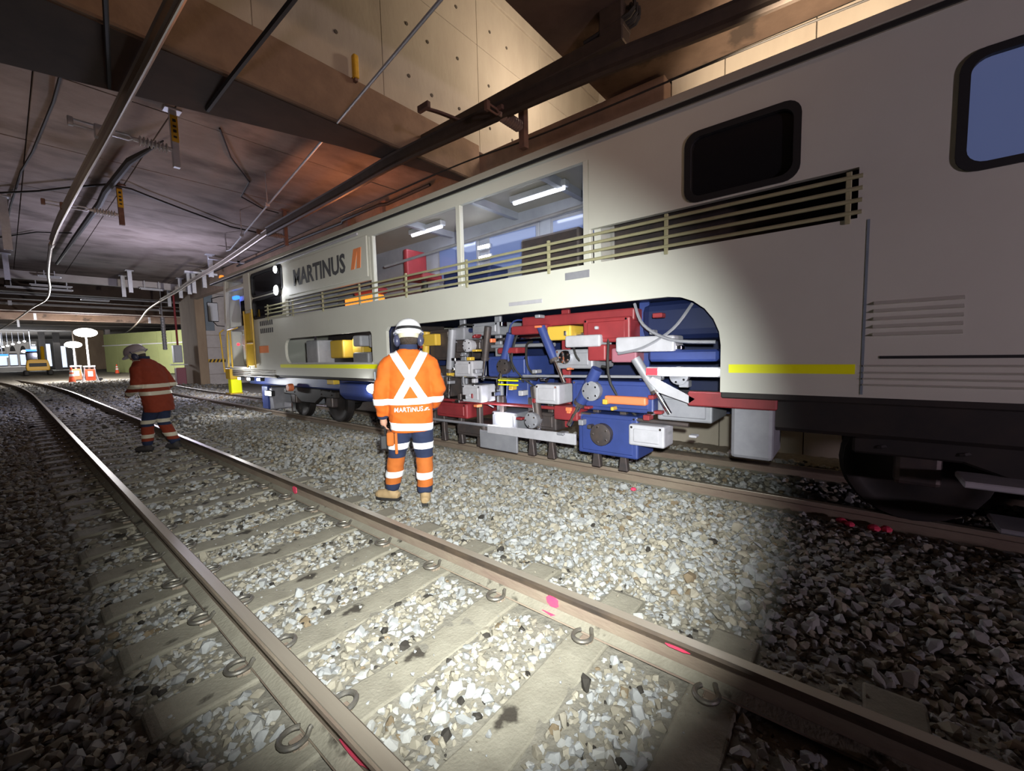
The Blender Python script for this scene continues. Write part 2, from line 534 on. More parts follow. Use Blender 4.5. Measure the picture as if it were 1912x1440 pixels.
def project(P):
    d = P - np.array([0, 0, CAM_H])
    f_, r_, u_ = np.array(fw), np.array(rt2), np.array(up2)
    z = d @ f_
    zz = np.where(z < 0.05, 0.05, z)
    return 956 + F_PX * (d @ r_) / zz, 720 - F_PX * (d @ u_) / zz, z


def scatter(x0, x1, y0, y1, s, rmean, layers=1):
    out = []
    for k in range(layers):
        X, Y = np.meshgrid(np.arange(x0, x1, s), np.arange(y0, y1, s), indexing='ij')
        X = X.ravel() + RNG.uniform(-.55, .55, X.size) * s
        Y = Y.ravel() + RNG.uniform(-.55, .55, Y.size) * s
        R_ = np.clip(rmean * np.exp(RNG.normal(0, .22, X.size)), rmean * .5, rmean * 1.8)
        Z = gz(X, Y) + geom_noise(X, Y)
        px, py, zd = project(np.stack([X, Y, Z], -1))
        keep = ((zd > .3) & (px > -500) & (px < 2500) & (py > 600) & (py < 2200)) | ((np.hypot(X - 1.5, Y - 1) < 5.2) & (X > -1.6))
        t = X - offL(Y)
        d_sl = np.abs(((Y - 0.403 + 0.28635) % 0.5727) - 0.28635)
        on_sl = (d_sl < 0.115) & (np.abs(t - XL) < 1.02)
        on_rail = (np.abs(np.abs(t - XL) - HALF) < 0.085) | (np.abs(np.abs(X - offR(Y) - XR) - HALF) < 0.07)
        pebble = on_sl & (RNG.uniform(0, 1, X.size) < 0.05)
        R_ = np.where(pebble, R_ * .35, R_)
        crib = (np.abs(t - XL) < 1.05)
        keep &= (~on_sl | pebble) & ~on_rail
        Z = np.where(pebble, -0.15 + R_ * .3, Z + R_ * np.where(crib, RNG.uniform(-.5, .3, X.size), RNG.uniform(-.1, .75, X.size)))
        out.append(np.stack([X, Y, Z, R_, crib], -1)[keep])
    return np.concatenate(out)


behind = scatter(-2.0, 4.1, -4.2, -1.3, 0.055, 0.032)
near = scatter(-3.0, 4.1, -1.3, 4.6, 0.037, 0.0255)
near2 = scatter(2.3, 4.1, -1.3, 4.6, 0.06, 0.0265)
near2[:, 2] += 0.012
mid = scatter(-3.0, 5.3, 4.6, 11.0, 0.048, 0.030)
small = scatter(-1.2, 4.1, -1.0, 4.2, 0.032, 0.013)
under = scatter(4.1, 6.0, -4.2, 4.6, 0.06, 0.034)
far_ = scatter(-3.2, 6.3, 11.0, 25.0, 0.095, 0.048)
far2 = scatter(-3.2, 7.5, 25.0, 46.0, 0.19, 0.062)
st = np.concatenate([near, near2, small, behind, mid, under, far_, far2])


def make_hulls(n, npts):
    out = []
    for k in range(n):
        bm = bmesh.new()
        for i in range(npts):
            v = Vector(RNG.normal(0, 1, 3)).normalized() * RNG.uniform(.82, 1.05)
            bm.verts.new((v.x * 1.15, v.y * .95, v.z * .8))
        r = bmesh.ops.convex_hull(bm, input=bm.verts[:])
        bmesh.ops.delete(bm, geom=[e for e in r['geom_interior'] if isinstance(e, bmesh.types.BMVert)], context='VERTS')
        bmesh.ops.triangulate(bm, faces=bm.faces[:])
        bm.verts.ensure_lookup_table()
        bm.verts.index_update()
        out.append((np.array([v.co[:] for v in bm.verts]), np.array([[v.index for v in f.verts] for f in bm.faces])))
        bm.free()
    return out


PAL = np.array([(.44, .45, .46), (.39, .40, .41), (.50, .50, .49), (.37, .34, .275), (.42, .385, .315), (.33, .30, .24), (.30, .28, .24), (.26, .20, .13), (.05, .044, .038)])
PW_HEAP = np.array([.22, .17, .12, .15, .14, .09, .08, .025, .005])
PW_CRIB = np.array([.17, .12, .17, .14, .17, .10, .06, .02, .05])


def stone_colors(crib):
    n = len(crib)
    a = RNG.choice(len(PAL), n, p=PW_HEAP / PW_HEAP.sum())
    b = RNG.choice(len(PAL), n, p=PW_CRIB / PW_CRIB.sum())
    return PAL[np.where(crib > .5, b, a)] * RNG.uniform(.85, 1.15, (n, 1)) * .74


sx, sy, sd = project(st[:, :3])
size_px = st[:, 3] / np.maximum(sd, .2) * ((sx > 0) & (sx < 1912) & (sy > 640) & (sy < 1440))
order = np.argsort(-size_px)
pick, rest = order[:300], order[300:]

# the 300 stones that show largest: parts of the floor, sharing a few meshes
lib = []
for k, (hv, hf) in enumerate(make_hulls(18, 20)):
    for c in PAL[RNG.choice(9, 2, replace=False, p=PW_CRIB / PW_CRIB.sum())]:
        lib.append(np_mesh('stone', hv, hf, M['stone'], np.tile(np.append(c * .74, 1), (len(hv), 1))))
for i in pick:
    o = bpy.data.objects.new('stone', lib[RNG.integers(len(lib))])
    x, y, z, r, cr = st[i]
    o.location = (x, y, z)
    o.rotation_euler = RNG.uniform(0, 6.28, 3)
    o.scale = (r * RNG.uniform(.85, 1.2), r * RNG.uniform(.8, 1.15), r * RNG.uniform(.75, 1.0))
    COL.objects.link(o)
    o.parent = floor

hulls = make_hulls(26, 14)
V, Fc, Cc = [], [], []
base = 0
which = RNG.integers(0, len(hulls), len(rest))
q = RNG.normal(0, 1, (len(rest), 4))
q /= np.linalg.norm(q, axis=1, keepdims=True)
a_, b_, c_, d_ = q.T
RM = np.stack([1 - 2 * (c_**2 + d_**2), 2 * (b_ * c_ - a_ * d_), 2 * (b_ * d_ + a_ * c_),
               2 * (b_ * c_ + a_ * d_), 1 - 2 * (b_**2 + d_**2), 2 * (c_ * d_ - a_ * b_),
               2 * (b_ * d_ - a_ * c_), 2 * (c_ * d_ + a_ * b_), 1 - 2 * (b_**2 + c_**2)], -1).reshape(-1, 3, 3)
SR = st[rest]
SC = stone_colors(SR[:, 4])
for k, (hv, hf) in enumerate(hulls):
    m_ = np.where(which == k)[0]
    P = np.einsum('nij,vj->nvi', RM[m_], hv) * SR[m_, 3][:, None, None]
    P[:, :, 2] *= .8
    P += SR[m_, None, :3]
    n_, v_ = P.shape[:2]
    V.append(P.reshape(-1, 3))
    Fc.append((hf[None] + (np.arange(n_) * v_)[:, None, None] + base).reshape(-1, 3))
    Cc.append(np.repeat(np.concatenate([SC[m_], np.ones((n_, 1))], 1), v_, 0))
    base += n_ * v_
so = bpy.data.objects.new('stone_fill', np_mesh('stone_fill', np.concatenate(V), np.concatenate(Fc), M['stone'], np.concatenate(Cc)))
tag(so, kind='stuff')
link(so, floor)
print('STONES', len(st), 'tris', sum(len(f) for f in Fc))

# pink paint marks sprayed on stones beside the second track
for (px, py, pr) in ((3.56, 1.51, .032), (4.03, .02, .045), (3.98, -.03, .04), (4.0, -.17, .05), (4.03, -.24, .045)):
    o = MB().ball((0, 0, 0), (pr, pr * .8, pr * .5), 8, 5).build('painted_stone', M['pink'], floor, local=True)
    o.location = (px, py, float(gz(px, py)) + .05)

# rail profile (x across, z up from the head top)
RAILP = [(-.033, -.012), (-.026, 0), (.026, 0), (.033, -.012), (.033, -.032), (.010, -.046), (.010, -.112), (.058, -.130), (.062, -.140),
         (-.062, -.140), (-.058, -.130), (-.010, -.112), (-.010, -.046), (-.033, -.032)]


def rail_obj(name, xc, off, y0, y1, parent, flip=1):
    """one rail: body, with its running head as a sub-part and its dark gauge-side face in the head"""
    yy = np.concatenate([np.arange(y0, 20, 1.0), np.arange(20, y1, 1.5)])
    path = [(xc + float(off(y)), y, 0) for y in yy]
    r = MB().sweep(path, [(p[0] * 1.0, p[1]) for p in RAILP]).build(name, M['rail'], parent)
    hd = MB().sweep(path, [(-.030, -.010), (-.026, .0015), (.026, .0015), (.030, -.010)]).build('rail_head', M['rail_top'], r)
    s = flip
    for q_ in (-1, 1):
        MB().sweep(path, [(q_ * .0605, -.1285), (q_ * .0125, -.1095), (q_ * .0125, -.1135), (q_ * .060, -.1325)]).build('foot_dust', M['sleeper'], r)
    MB().sweep(path, [(s * .026, .0022), (s * .034, -.011), (s * .0345, -.030), (s * .020, -.036), (s * .020, .0)]).build('gauge_face', M['rail_dark'], r)
    return r


trk = thing('railway_track', 'nearer railway track on pale concrete sleepers, bare and empty, curving left far off', 'track', (XL, 1, -.14))
rail_obj('rail', XL - HALF, offL, -3, 62, trk, 1)
rail_obj('rail', XL + HALF, offL, -3, 62, trk, -1)
trk2 = thing('railway_track', 'farther railway track under the white maintenance train, sleepers buried in ballast', 'track', (XR, 3, -.14))
rail_obj('rail', XR - HALF, offR, -4, 62, trk2, 1)
rail_obj('rail', XR + HALF, offR, -4, 62, trk2, -1)

# concrete sleepers, each with its four spring clips
prof = [(-1.0, -.165), (-1.0, -.345), (1.0, -.345), (1.0, -.165), (.96, -.150), (.36, -.150), (.25, -.163), (-.25, -.163), (-.36, -.150), (-.96, -.150)]
sl_mesh = MB().prism([(p[0], p[1]) for p in prof], 'y', -.098, .098).mesh('sleeper', M['sleeper'], 0.010, 2)
arc = [(-.004 + .050 * math.cos(a), .045 * math.sin(a), .006 * math.sin(a * .5)) for a in np.linspace(.75, 5.55, 15)]
arc += [(arc[-1][0] + .014, arc[-1][1] + .010, .014), (arc[-1][0] + .022, arc[-1][1] + .012, .016)]
clip_mesh = MB().tube(arc, .0105, 8).mesh('rail_clip', M['clip'], smooth=True)
pad_mesh = MB().box(-.030, .012, -.022, .022, -.02, .005).box(-.012, .022, -.03, .03, -.02, -.002).mesh('clip_shoulder', M['rail'], .003)
for i, y in enumerate(SL_Y):
    s = bpy.data.objects.new('sleeper', sl_mesh)
    COL.objects.link(s)
    s.parent = trk
    s.location = (float(offL(y)), y - 1, .14)
    s.rotation_euler = (0, 0, RNG.normal(0, .006) + (0 if y < 24 else math.atan(2 * 1.1 * (y - 24) / 26 ** 2)))
    if y < 15 and i > 1:
        for sx_, dx in ((-1, -.082), (-1, .082), (1, -.082), (1, .082)):
            c = bpy.data.objects.new('rail_clip', clip_mesh)
            COL.objects.link(c)
            c.parent = s
            c.location = (sx_ * HALF + dx * 1.16, .012, -.125)
            c.rotation_euler = (0, 0, 0 if dx < 0 else PI)
            c = bpy.data.objects.new('clip_shoulder', pad_mesh)
            COL.objects.link(c)
            c.parent = s
            c.location = (sx_ * HALF + dx * 1.05, .0, -.135)
            c.rotation_euler = (0, 0, 0 if dx < 0 else PI)
for k in range(60):
    y = .1 + .62 * k
    s = bpy.data.objects.new('sleeper', sl_mesh)
    COL.objects.link(s)
    s.parent = trk2
    s.location = (float(offR(y)), y - 3, .14)


def paint_patch(name, cx, w_, y0, h, x_face, z0, z1, parent):
    """irregular sprayed patch, a thin skin on the rail's web and foot"""
    pts = [(y0 + h * (.5 + .5 * math.cos(a) * random.uniform(.75, 1.15)), (z0 + z1) / 2 + (z1 - z0) / 2 * math.sin(a) * random.uniform(.8, 1.1)) for a in np.linspace(0, 2 * PI, 15)[:-1]]
    return MB().prism(pts, 'x', x_face - .004, x_face + .003).build(name, M['pink'], parent)


xw = XL + HALF
paint_patch('paint_mark', 0, 0, 1.18, .085, xw - .0125, -.112, -.040, trk)
paint_patch('paint_mark', 0, 0, .50, .11, xw - .0345, -.034, -.020, trk)
paint_patch('paint_mark', 0, 0, 4.30, .10, xw - .0345, -.10, -.02, trk)
MB().prism([(xw - .06, 1.20), (xw - .035, 1.17), (xw - .032, 1.23), (xw - .05, 1.27)], 'z', -.131, -.1225).build('paint_mark', M['pink'], trk)
xl_ = XL - HALF
paint_patch('paint_mark', 0, 0, 1.20, .18, xl_ - .0125, -.10, -.045, trk)

# ------------------------------------------------------------------ the tunnel shell
def struct(name, mb, m, label, cat='structure', bevel=0.0, parent=None):
    o = mb.build(name, m, parent, bevel)
    if parent is None: tag(o, label, cat, kind='structure')
    return o


CZ = 5.22
# ceiling: near soffit, far slab (its cast strips are panels), and the deep cross beam between the shaft and the far slab
ceil = struct('ceiling', MB().box(-9, 6.46, -10, 3.12, 5.2, 5.9), M['soffit'], 'dark brown concrete soffit over the near end of the tunnel', 'ceiling')
ceil2 = struct('ceiling', MB().box(-9, 14, 6.6, 64, CZ + .05, 5.95), M['groove'], 'long mottled concrete slab over the far tunnel', 'ceiling')
edges_y = [6.55, 8.6, 11.4, 14.3, 17.8, 22.0, 27.4, 34.0, 42.0, 52.0, 64.0]
edges_x = [-9, -4.2, .55, 2.0, 5.6, 9.2, 14]
for a, b in zip(edges_y[:-1], edges_y[1:]):
    for c, d in zip(edges_x[:-1], edges_x[1:]):
        struct('panel', MB().box(c + .008, d - .008, a + .01, b - .01, CZ + random.uniform(0, .012), CZ + .08), M['slab'], None, bevel=.004, parent=ceil2)
struct('ceiling_beam', MB().prism([(-9, 5.66), (6.1, 5.66), (6.1, 5.85), (3.6, 6.30), (.2, 7.30), (-9, 10.0)], 'z', 4.56, CZ + .04), M['beam'],
       'brown concrete cross beam under the foot of the bright shaft wall', 'beam', .02)
bso = struct('ceiling_beam', MB().prism([(-8.9, 5.72), (6.05, 5.72), (6.05, 5.83), (3.6, 6.27), (.2, 7.25), (-8.9, 9.8)], 'z', 4.545, 4.565), M['beam_shade'],
             'dark sheet holding the shade under the brown cross beam', 'beam')  # added sheet that paints the beam's underside into shade
# back wall of the shaft: cast panels with open joints and tie holes
wf = struct('wall_front', MB().box(-4, 11, 5.76, 6.1, 5.2, 11), M['groove'], 'pale concrete shaft wall rising above the cross beam', 'wall')
vx = [-4, -1.5, .35, 2.2, 4.02, 6.15, 8.2, 11]
vz = [5.16, 7.12, 8.15, 11]
for a, b in zip(vx[:-1], vx[1:]):
    for c, d in zip(vz[:-1], vz[1:]):
        y0 = 5.70 if c < 8 else 5.66
        struct('panel', MB().box(a + .003, b - .003, y0, 5.79, c + .003, d - .003), M['wall'], None, bevel=.004, parent=wf)
tie = MB().lathe([(.028, 0), (.028, .012), (.014, .012), (.014, .004)], (0, 0, 0), 'y', 10).mesh('tie_hole', M['groove'])
for x in (4.45, 5.0, 5.55, 6.5, 7.1, 2.6, 3.3):
    for z in (5.75, 6.55, 7.5):
        o = bpy.data.objects.new('tie_hole', tie)
        COL.objects.link(o)
        o.parent = wf
        o.location = (x + random.uniform(-.08, .08), 5.69, z + random.uniform(-.06, .06))
# edge beam along the track behind the train, its end lit; far side wall; near side wall panels
struct('wall_right', MB().box(6.20, 6.50, 2.17, 26, 4.35, 5.14), M['beam'], 'brown concrete edge beam running behind the train roof', 'beam', .01)
wr = struct('wall_right', MB().box(6.52, 6.95, -10, 2.16, -.5, 5.9), M['groove'], 'warm lit concrete side wall above the train roof', 'wall')
ey = [-10, -7, -4.6, -2.4, -.9, .45, 1.45, 2.16]
for a, b in zip(ey[:-1], ey[1:]):
    struct('panel', MB().box(6.46, 6.55, a + .006, b - .006, -.4, 5.19), M['wall'], None, bevel=.004, parent=wr)
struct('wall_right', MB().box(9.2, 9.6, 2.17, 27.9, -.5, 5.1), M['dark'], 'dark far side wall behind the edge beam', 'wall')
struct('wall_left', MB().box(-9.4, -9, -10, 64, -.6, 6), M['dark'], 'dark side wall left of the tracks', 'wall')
# shaft lining above the opening
struct('wall_right', MB().box(11, 11.3, 2.6, 6.1, 5.2, 11), M['wall'], 'side lining of the shaft over the opening', 'wall')
struct('ceiling', MB().box(-9, 11.3, 2.6, 6.1, 11, 11.3), M['soffit'], 'roof of the shaft high above the opening', 'ceiling')
struct('wall_back', MB().box(-9, 11.3, 2.7, 3.1, 5.9, 11), M['wall'], 'near lining of the shaft above the soffit', 'wall')
# further cross beams towards the station, two coloured dark to look unlit
for i, (y, h, m) in enumerate(((27.3, .32, 'block'), (30.6, .5, 'beam_shade'), (34.5, .45, 'beam_shade'), (40, .6, 'soffit'), (48, .6, 'soffit'))):
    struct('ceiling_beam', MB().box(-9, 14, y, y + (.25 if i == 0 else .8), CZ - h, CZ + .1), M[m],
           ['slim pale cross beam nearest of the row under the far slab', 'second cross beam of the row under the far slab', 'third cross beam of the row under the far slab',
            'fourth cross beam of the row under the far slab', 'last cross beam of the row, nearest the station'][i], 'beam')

# pier beside the far end of the train, with painted block face, grey panel and hazard strip
pier = struct('wall_right', MB().box(6.82, 7.25, 27.9, 31, -.4, 5.2).box(7.25, 9.6, 28.05, 31, -.4, 5.2), M['pier'], 'tan concrete pier standing beyond the end of the train', 'wall', .02)
z0 = -.3
for h in (.75, .72, .78, .70):
    for (a, b) in ((7.262, 8.4), (8.41, 9.6)):
        MB().box(a, b, 27.97, 28.06, z0, z0 + h - .012).build('block', M['block'], pier, .01)
    z0 += h
MB().box(7.262, 9.6, 27.99, 28.06, 2.66, 5.15).build('block', M['block'], pier, .005)
gp = MB().box(7.27, 7.68, 27.93, 27.99, 2.9, 5.0).build('metal_panel', M['panelgrey'], pier, .008)
hz = MB().box(7.262, 8.9, 27.945, 27.972, 1.12, 1.30).build('hazard_strip', M['hazard_y'], pier)
for k in range(9):
    x = 7.27 + .18 * k
    MB().prism([(x, 1.122), (x + .09, 1.122), (x + .17, 1.298), (x + .08, 1.298)], 'y', 27.938, 27.947).build('hazard_bar', M['black'], hz)

# ------------------------------------------------------------------ services on the ceiling
def cable(name, path, r, m, label, cat, group=None, n=6):
    o = MB().tube(path, r, n).build(name, M[m], smooth=True)
    return tag(o, label, cat, group)


cable('cable', [(.24, 14.95, 5.14), (.77, 14.16, 5.12), (1.22, 13.40, 5.13), (1.73, 12.60, 5.13), (2.1, 12.60, 5.13), (2.4, 12.85, 5.14), (3.18, 13.34, 5.13), (4.5, 14.21, 5.15), (5.55, 14.31, 5.14)], .022, 'rubber',
      'black cable looping across the ceiling past the farther yellow tagged post', 'cable')
cable('cable', [(2.63, 8.45, 5.2), (3.07, 9.4, 5.17), (3.76, 10.5, 5.2), (3.91, 11.49, 5.17), (4.61, 12.11, 5.2), (5.0, 12.1, 5.18)], .016, 'rubber',
      'thin kinked cable on the ceiling right of the nearer tagged post', 'cable')
cable('cable', [(.8, 7.6, 5.2), (.78, 8.64, 5.17), (.77, 9.4, 5.2), (.63, 11.77, 5.17), (.52, 13.21, 5.2), (.4, 16.01, 5.17), (.32, 19.28, 5.2)], .02, 'rubber',
      'clipped cable along the ceiling left of the silver conductor bar', 'cable')
cable('cable', [(2.05, 9.4, 5.10), (1.78, 10.6, 5.03), (1.70, 12.8, 5.03), (1.72, 13.9, 5.03), (1.64, 17.8, 5.03), (1.55, 23.5, 5.05)], [.012, .06, .065, .065, .06, .04], 'rubber',  # dark ceiling streak of the bar's shadow and soot, shaped as a tube
      'sooty black tube drawn for the shadow on the ceiling behind the silver conductor bar', 'cable', n=8)
cable('cable', [(.2, 20.5, 5.2), (.9, 18.8, 5.17), (1.6, 18.4, 5.2)], .018, 'rubber', 'short black cable loop on the ceiling beyond the farther tagged post', 'cable')
# conduit running obliquely along the ceiling, with its saddles
cp = [(2.47, 1.0, 4.56), (2.82, 3.04, 4.56), (4.62, 14.75, 4.6), (4.66, 15.2, 4.65), (4.68, 15.3, 5.2)]
t = thing('conduit_pipe', 'slim steel conduit slanting along the ceiling from above the worker to the train cab', 'pipe', (3.75, 6.46, 5.0))
MB().tube(cp, .018, 8).build('pipe', M['galv'], t, smooth=True)
for p in ((2.72, 2.6, 5.2), (3.83, 9.8, CZ), (4.27, 12.7, CZ)):
    MB().box(p[0] - .04, p[0] + .04, p[1] - .02, p[1] + .02, 4.53, 4.605).tube([(p[0], p[1], 4.59), (p[0], p[1], p[2])], .012, 6).build('hanger', M['galv'], t, .003)
cable('hanger_rod', [(1.84, 1.6, 4.5), (1.9, 4.01, 4.5), (1.90, 5.61, 4.5), (1.93, 6.6, 4.53)], .032, 'rubber', 'straight black rod slung under the ceiling and cross beam beside the silver conductor bar', 'rod')
cable('hanger_rod', [(.58, 3.0, 4.5), (.82, 5.25, 4.5), (1.04, 6.9, 4.52)], .022, 'rubber', 'thin dark rod slung under the ceiling left of the silver conductor bar', 'rod')

# ------------------------------------------------------------------ overhead conductor bars
def bar_prof(w_, h):
    return [(-w_ * .5, h * .5), (-w_ * .32, h * .42), (-w_ * .22, -h * .1), (-w_ * .34, -h * .38), (-w_ * .14, -h * .5), (w_ * .14, -h * .5), (w_ * .34, -h * .38), (w_ * .22, -h * .1), (w_ * .32, h * .42), (w_ * .5, h * .5)]


def smooth_path(p, n=6):
    P = [Vector(a) for a in p]
    out = []
    for i in range(len(P) - 1):
        a, b, c, d = P[max(i - 1, 0)], P[i], P[i + 1], P[min(i + 2, len(P) - 1)]
        for k in range(n):
            u = k / n
            out.append(.5 * ((2 * b) + (c - a) * u + (2 * a - 5 * b + 4 * c - d) * u * u + (3 * b - a - 3 * c + d) * u ** 3))
    return out + [P[-1]]


t = thing('overhead_conductor_bar', 'silver overhead conductor bar above the empty track, thinning to a curved wire', 'conductor bar', (1.15, 8, 4.4))
MB().sweep(smooth_path([(1.3, -1, 4.42), (1.20, 4.63, 4.42), (1.18, 5.98, 4.42), (1.14, 8, 4.42), (1.08, 10.4, 4.42), (1.02, 13.9, 4.42), (1.03, 16.2, 4.42)]), bar_prof(.105, .13)).build('bar', M['alu'], t)
MB().tube(smooth_path([(1.3, -1, 4.35), (1.20, 4.63, 4.35), (1.14, 8, 4.35), (1.08, 10.4, 4.35), (1.02, 13.9, 4.35), (1.03, 16.2, 4.36)]), .014, 6).build('contact_wire', M['rail_top'], t, smooth=True)
MB().tube(smooth_path([(1.03, 16.2, 4.40), (1.05, 17.45, 4.40), (1.2, 21.6, 4.4), (1.45, 26.21, 4.4), (1.52, 30.7, 4.4), (1.22, 35.5, 4.4), (.76, 45.4, 4.4), (-.01, 58.4, 4.4), (-.6, 66, 4.4)]),
          [.06 if i < 4 else .042 for i in range(49)], 8).build('wire', M['alu'], t, smooth=True)
t = thing('overhead_conductor_bar', 'long overhead conductor bar above the train, dark near the shaft, pale far off', 'conductor bar', (4.4, 8, 4.4))
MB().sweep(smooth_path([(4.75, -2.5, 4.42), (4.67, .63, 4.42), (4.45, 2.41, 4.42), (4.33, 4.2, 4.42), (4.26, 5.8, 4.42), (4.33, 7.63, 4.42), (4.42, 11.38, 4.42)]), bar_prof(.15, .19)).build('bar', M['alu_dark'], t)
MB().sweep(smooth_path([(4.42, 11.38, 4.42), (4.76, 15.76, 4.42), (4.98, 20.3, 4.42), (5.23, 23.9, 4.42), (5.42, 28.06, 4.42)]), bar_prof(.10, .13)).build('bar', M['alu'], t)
MB().tube(smooth_path([(5.42, 28.06, 4.4), (5.85, 33.9, 4.4), (7.26, 46.4, 4.4), (8.98, 65.5, 4.4), (9.3, 76, 4.4)]), .05, 8).build('wire', M['alu'], t, smooth=True)
cable('earth_wire', smooth_path([(5.15, -1.5, 4.32), (5.02, .8, 4.30), (4.95, 2.6, 4.27), (4.90, 3.62, 4.26), (4.76, 5.2, 4.25), (4.85, 9.5, 4.3)]), .011, 'rubber', 'thin black wire strung just below the dark conductor bar', 'wire')
t = thing('support_beam', 'heavy black support beam spanning the shaft above the dark conductor bar', 'beam', (4.76, 4, 4.8))
MB().box(4.66, 4.86, 2.1, 5.66, 4.76, 4.92).build('beam', M['alu_dark'], t, .012)
MB().box(4.66, 4.90, 2.1, 2.4, 4.9, 5.2).build('end_bracket', M['alu_dark'], t, .02)
for k in range(9):
    MB().tube(smooth_path([(4.70 + .02 * k, 1.98 + .05 * (k % 3), 5.12), (4.68 + .025 * k, 2.03, 5.0 - .02 * (k % 2)), (4.68 + .02 * k, 2.6, 4.95)], 3), .02, 5).build('cable_tail', M['rubber'], t, smooth=True)
cable('cable', smooth_path([(5.45, 3.4, 5.25), (5.42, 3.42, 5.02), (5.2, 3.3, 4.9), (4.9, 3.25, 4.88)], 4), .012, 'rubber', 'short black cable looping from the soffit edge to the support beam', 'cable')


def support(name_label, px, py, ztop, zbot, zins, xbar, m_post, m_ins, tagged=True, r=.05, w_=.045, ext=.30):
    """drop post from the ceiling, ribbed insulator towards the bar, twin rods and clamp"""
    s = -1 if xbar < px else 1
    t = thing('conductor_support', name_label, 'support', (px, py, zbot))
    MB().box(px - w_, px + w_, py - w_, py + w_, zbot, ztop).build('drop_post', M[m_post], t, .006)
    MB().box(px - .11, px + .11, py - .09, py + .09, ztop - .025, ztop + .01).build('base_plate', M[m_post], t, .004)
    if tagged:
        g = MB().box(px - w_ - .002, px + w_ + .002, py - w_ - .012, py - w_, ztop - .50, ztop - .10).build('number_tag', M['yellow_tag'], t, .003)
        for k in range(4):
            z = ztop - .18 - .08 * k
            MB().box(px - .022, px + .022, py - w_ - .015, py - w_ - .011, z - .022, z + .022 - .014 * (k % 2)).build('tag_mark', M['black'], g)
    x0 = px + s * w_
    x1 = x0 + s * .46
    prof = [(.03, 0)]
    for k in range(8):
        h = .05 + .045 * k
        prof += [(.032, h), (.032 + r * .75, h + .012), (.032 + r * .8, h + .020), (.032, h + .032)]
    prof += [(.028, .46)]
    MB().lathe([(a, s * b) for a, b in prof], (x0, py, zins), 'x', 12).build('insulator', M[m_ins], t)
    xe = xbar + s * ext
    for dz in (.035, -.035):
        MB().tube([(x1, py, zins), (x1 + s * .05, py, zins + dz), (xe, py, zins + dz)], .014, 6).build('rod', M['galv' if tagged else m_post], t, smooth=True)
    MB().box(xe - .03, xe + .03, py - .03, py + .03, zins - .06, zins + .06).build('end_lug', M[m_post], t, .008)
    MB().box(xbar - .07, xbar + .07, py - .05, py + .05, 4.47, zins + .05).build('bar_clamp', M[m_post], t, .01)
    return t


support('yellow tagged ceiling post with grey ribbed insulator, nearer one over the empty track', 1.98, 8.41, CZ, 4.34, 4.60, 1.13, 'galv', 'porcelain_grey')
support('yellow tagged ceiling post with ribbed insulator, farther one over the empty track', 1.92, 12.79, CZ, 4.34, 4.56, 1.05, 'steel_brown', 'porcelain_grey')
support('rusty drop post with brown ribbed insulator under the black support beam', 4.80, 3.62, 4.755, 4.10, 4.36, 4.36, 'steel_brown', 'porcelain', False, .06, .05)
support('brown drop post holding the conductor bar above the lettered train panel', 5.06, 11.9, CZ, 4.30, 4.52, 4.46, 'steel_brown', 'porcelain', False, ext=.08)
t = thing('registration_arm', 'forked rusty arm bolted to the side of the dark conductor bar', 'bracket', (4.1, 4.6, 4.5))
for dz, dy in ((0, 0), (.03, .09)):
    MB().tube(smooth_path([(4.36, 4.3 + dy, 4.52 + dz), (4.05, 4.42 + dy, 4.56 + dz), (3.86, 4.5 + dy, 4.57 + dz), (3.80, 4.46 + dy, 4.55 + dz)], 4), .016, 6).build('fork_arm', M['steel_brown'], t, smooth=True)
MB().box(3.78, 3.84, 4.42, 4.64, 4.53, 4.62).build('lug', M['steel_brown'], t, .01)

# galvanised hanging channels
hang = [[3.74, 26.08, 4.26], [3.73, 24.37, 4.27], [5.88, 28.54, 4.18], [5.66, 25.23, 4.28], [5.59, 23.45, 4.27], [5.67, 23.03, 4.28], [5.89, 22.32, 4.46], [5.19, 18.78, 4.38], [.31, 23.38, 4.29],
        [.45, 35.87, 4.53], [1.71, 47.05, 4.53], [1.02, 55.36, 4.46], [7.07, 36.79, 4.47], [8.06, 46.14, 4.47], [.27, 15.5, 3.98]]
HL = ['galvanised hanging channel left of the pair over the gap between the tracks', 'galvanised hanging channel, nearer of the pair over the gap between the tracks',
      'galvanised channel hanging just left of the tan pier cluster, lowest end', 'galvanised channel hanging at the left of the cluster by the tan pier', 'galvanised channel hanging second from the left in the cluster by the tan pier',
      'galvanised channel hanging third from the left in the cluster by the tan pier', 'galvanised channel hanging closest to the tan pier top', 'large galvanised channel hanging beside the roof corner of the train cab',
      'galvanised channel hanging at the left edge, just beyond the nearest one', 'galvanised channel hanging left, under the slim pale cross beam', 'small galvanised channel hanging beside the curved wire end',
      'tiny galvanised channel hanging farthest left near the station', 'galvanised channel hanging above the green hoarding, nearer one', 'galvanised channel hanging above the green hoarding, farther one',
      'broad galvanised channel hanging at the left edge, nearest of all']
for (x, y, zb), hl in zip(hang, HL):
    t = thing('ceiling_hanger', hl, 'hanger', (x, y, zb), group='galvanised channels hanging from the far ceiling')
    zt = CZ if y < 27 or y > 29 else CZ - .3
    zt = CZ
    MB().prism([(x - .07, y - .05), (x + .07, y - .05), (x + .07, y + .05), (x + .045, y + .05), (x + .045, y - .025), (x - .045, y - .025), (x - .045, y + .05), (x - .07, y + .05)], 'z', zb, zt - .02).build('channel', M['galv'], t)
    MB().box(x - .14, x + .14, y - .11, y + .11, zt - .03, zt + .005).build('base_plate', M['galv'], t, .005)
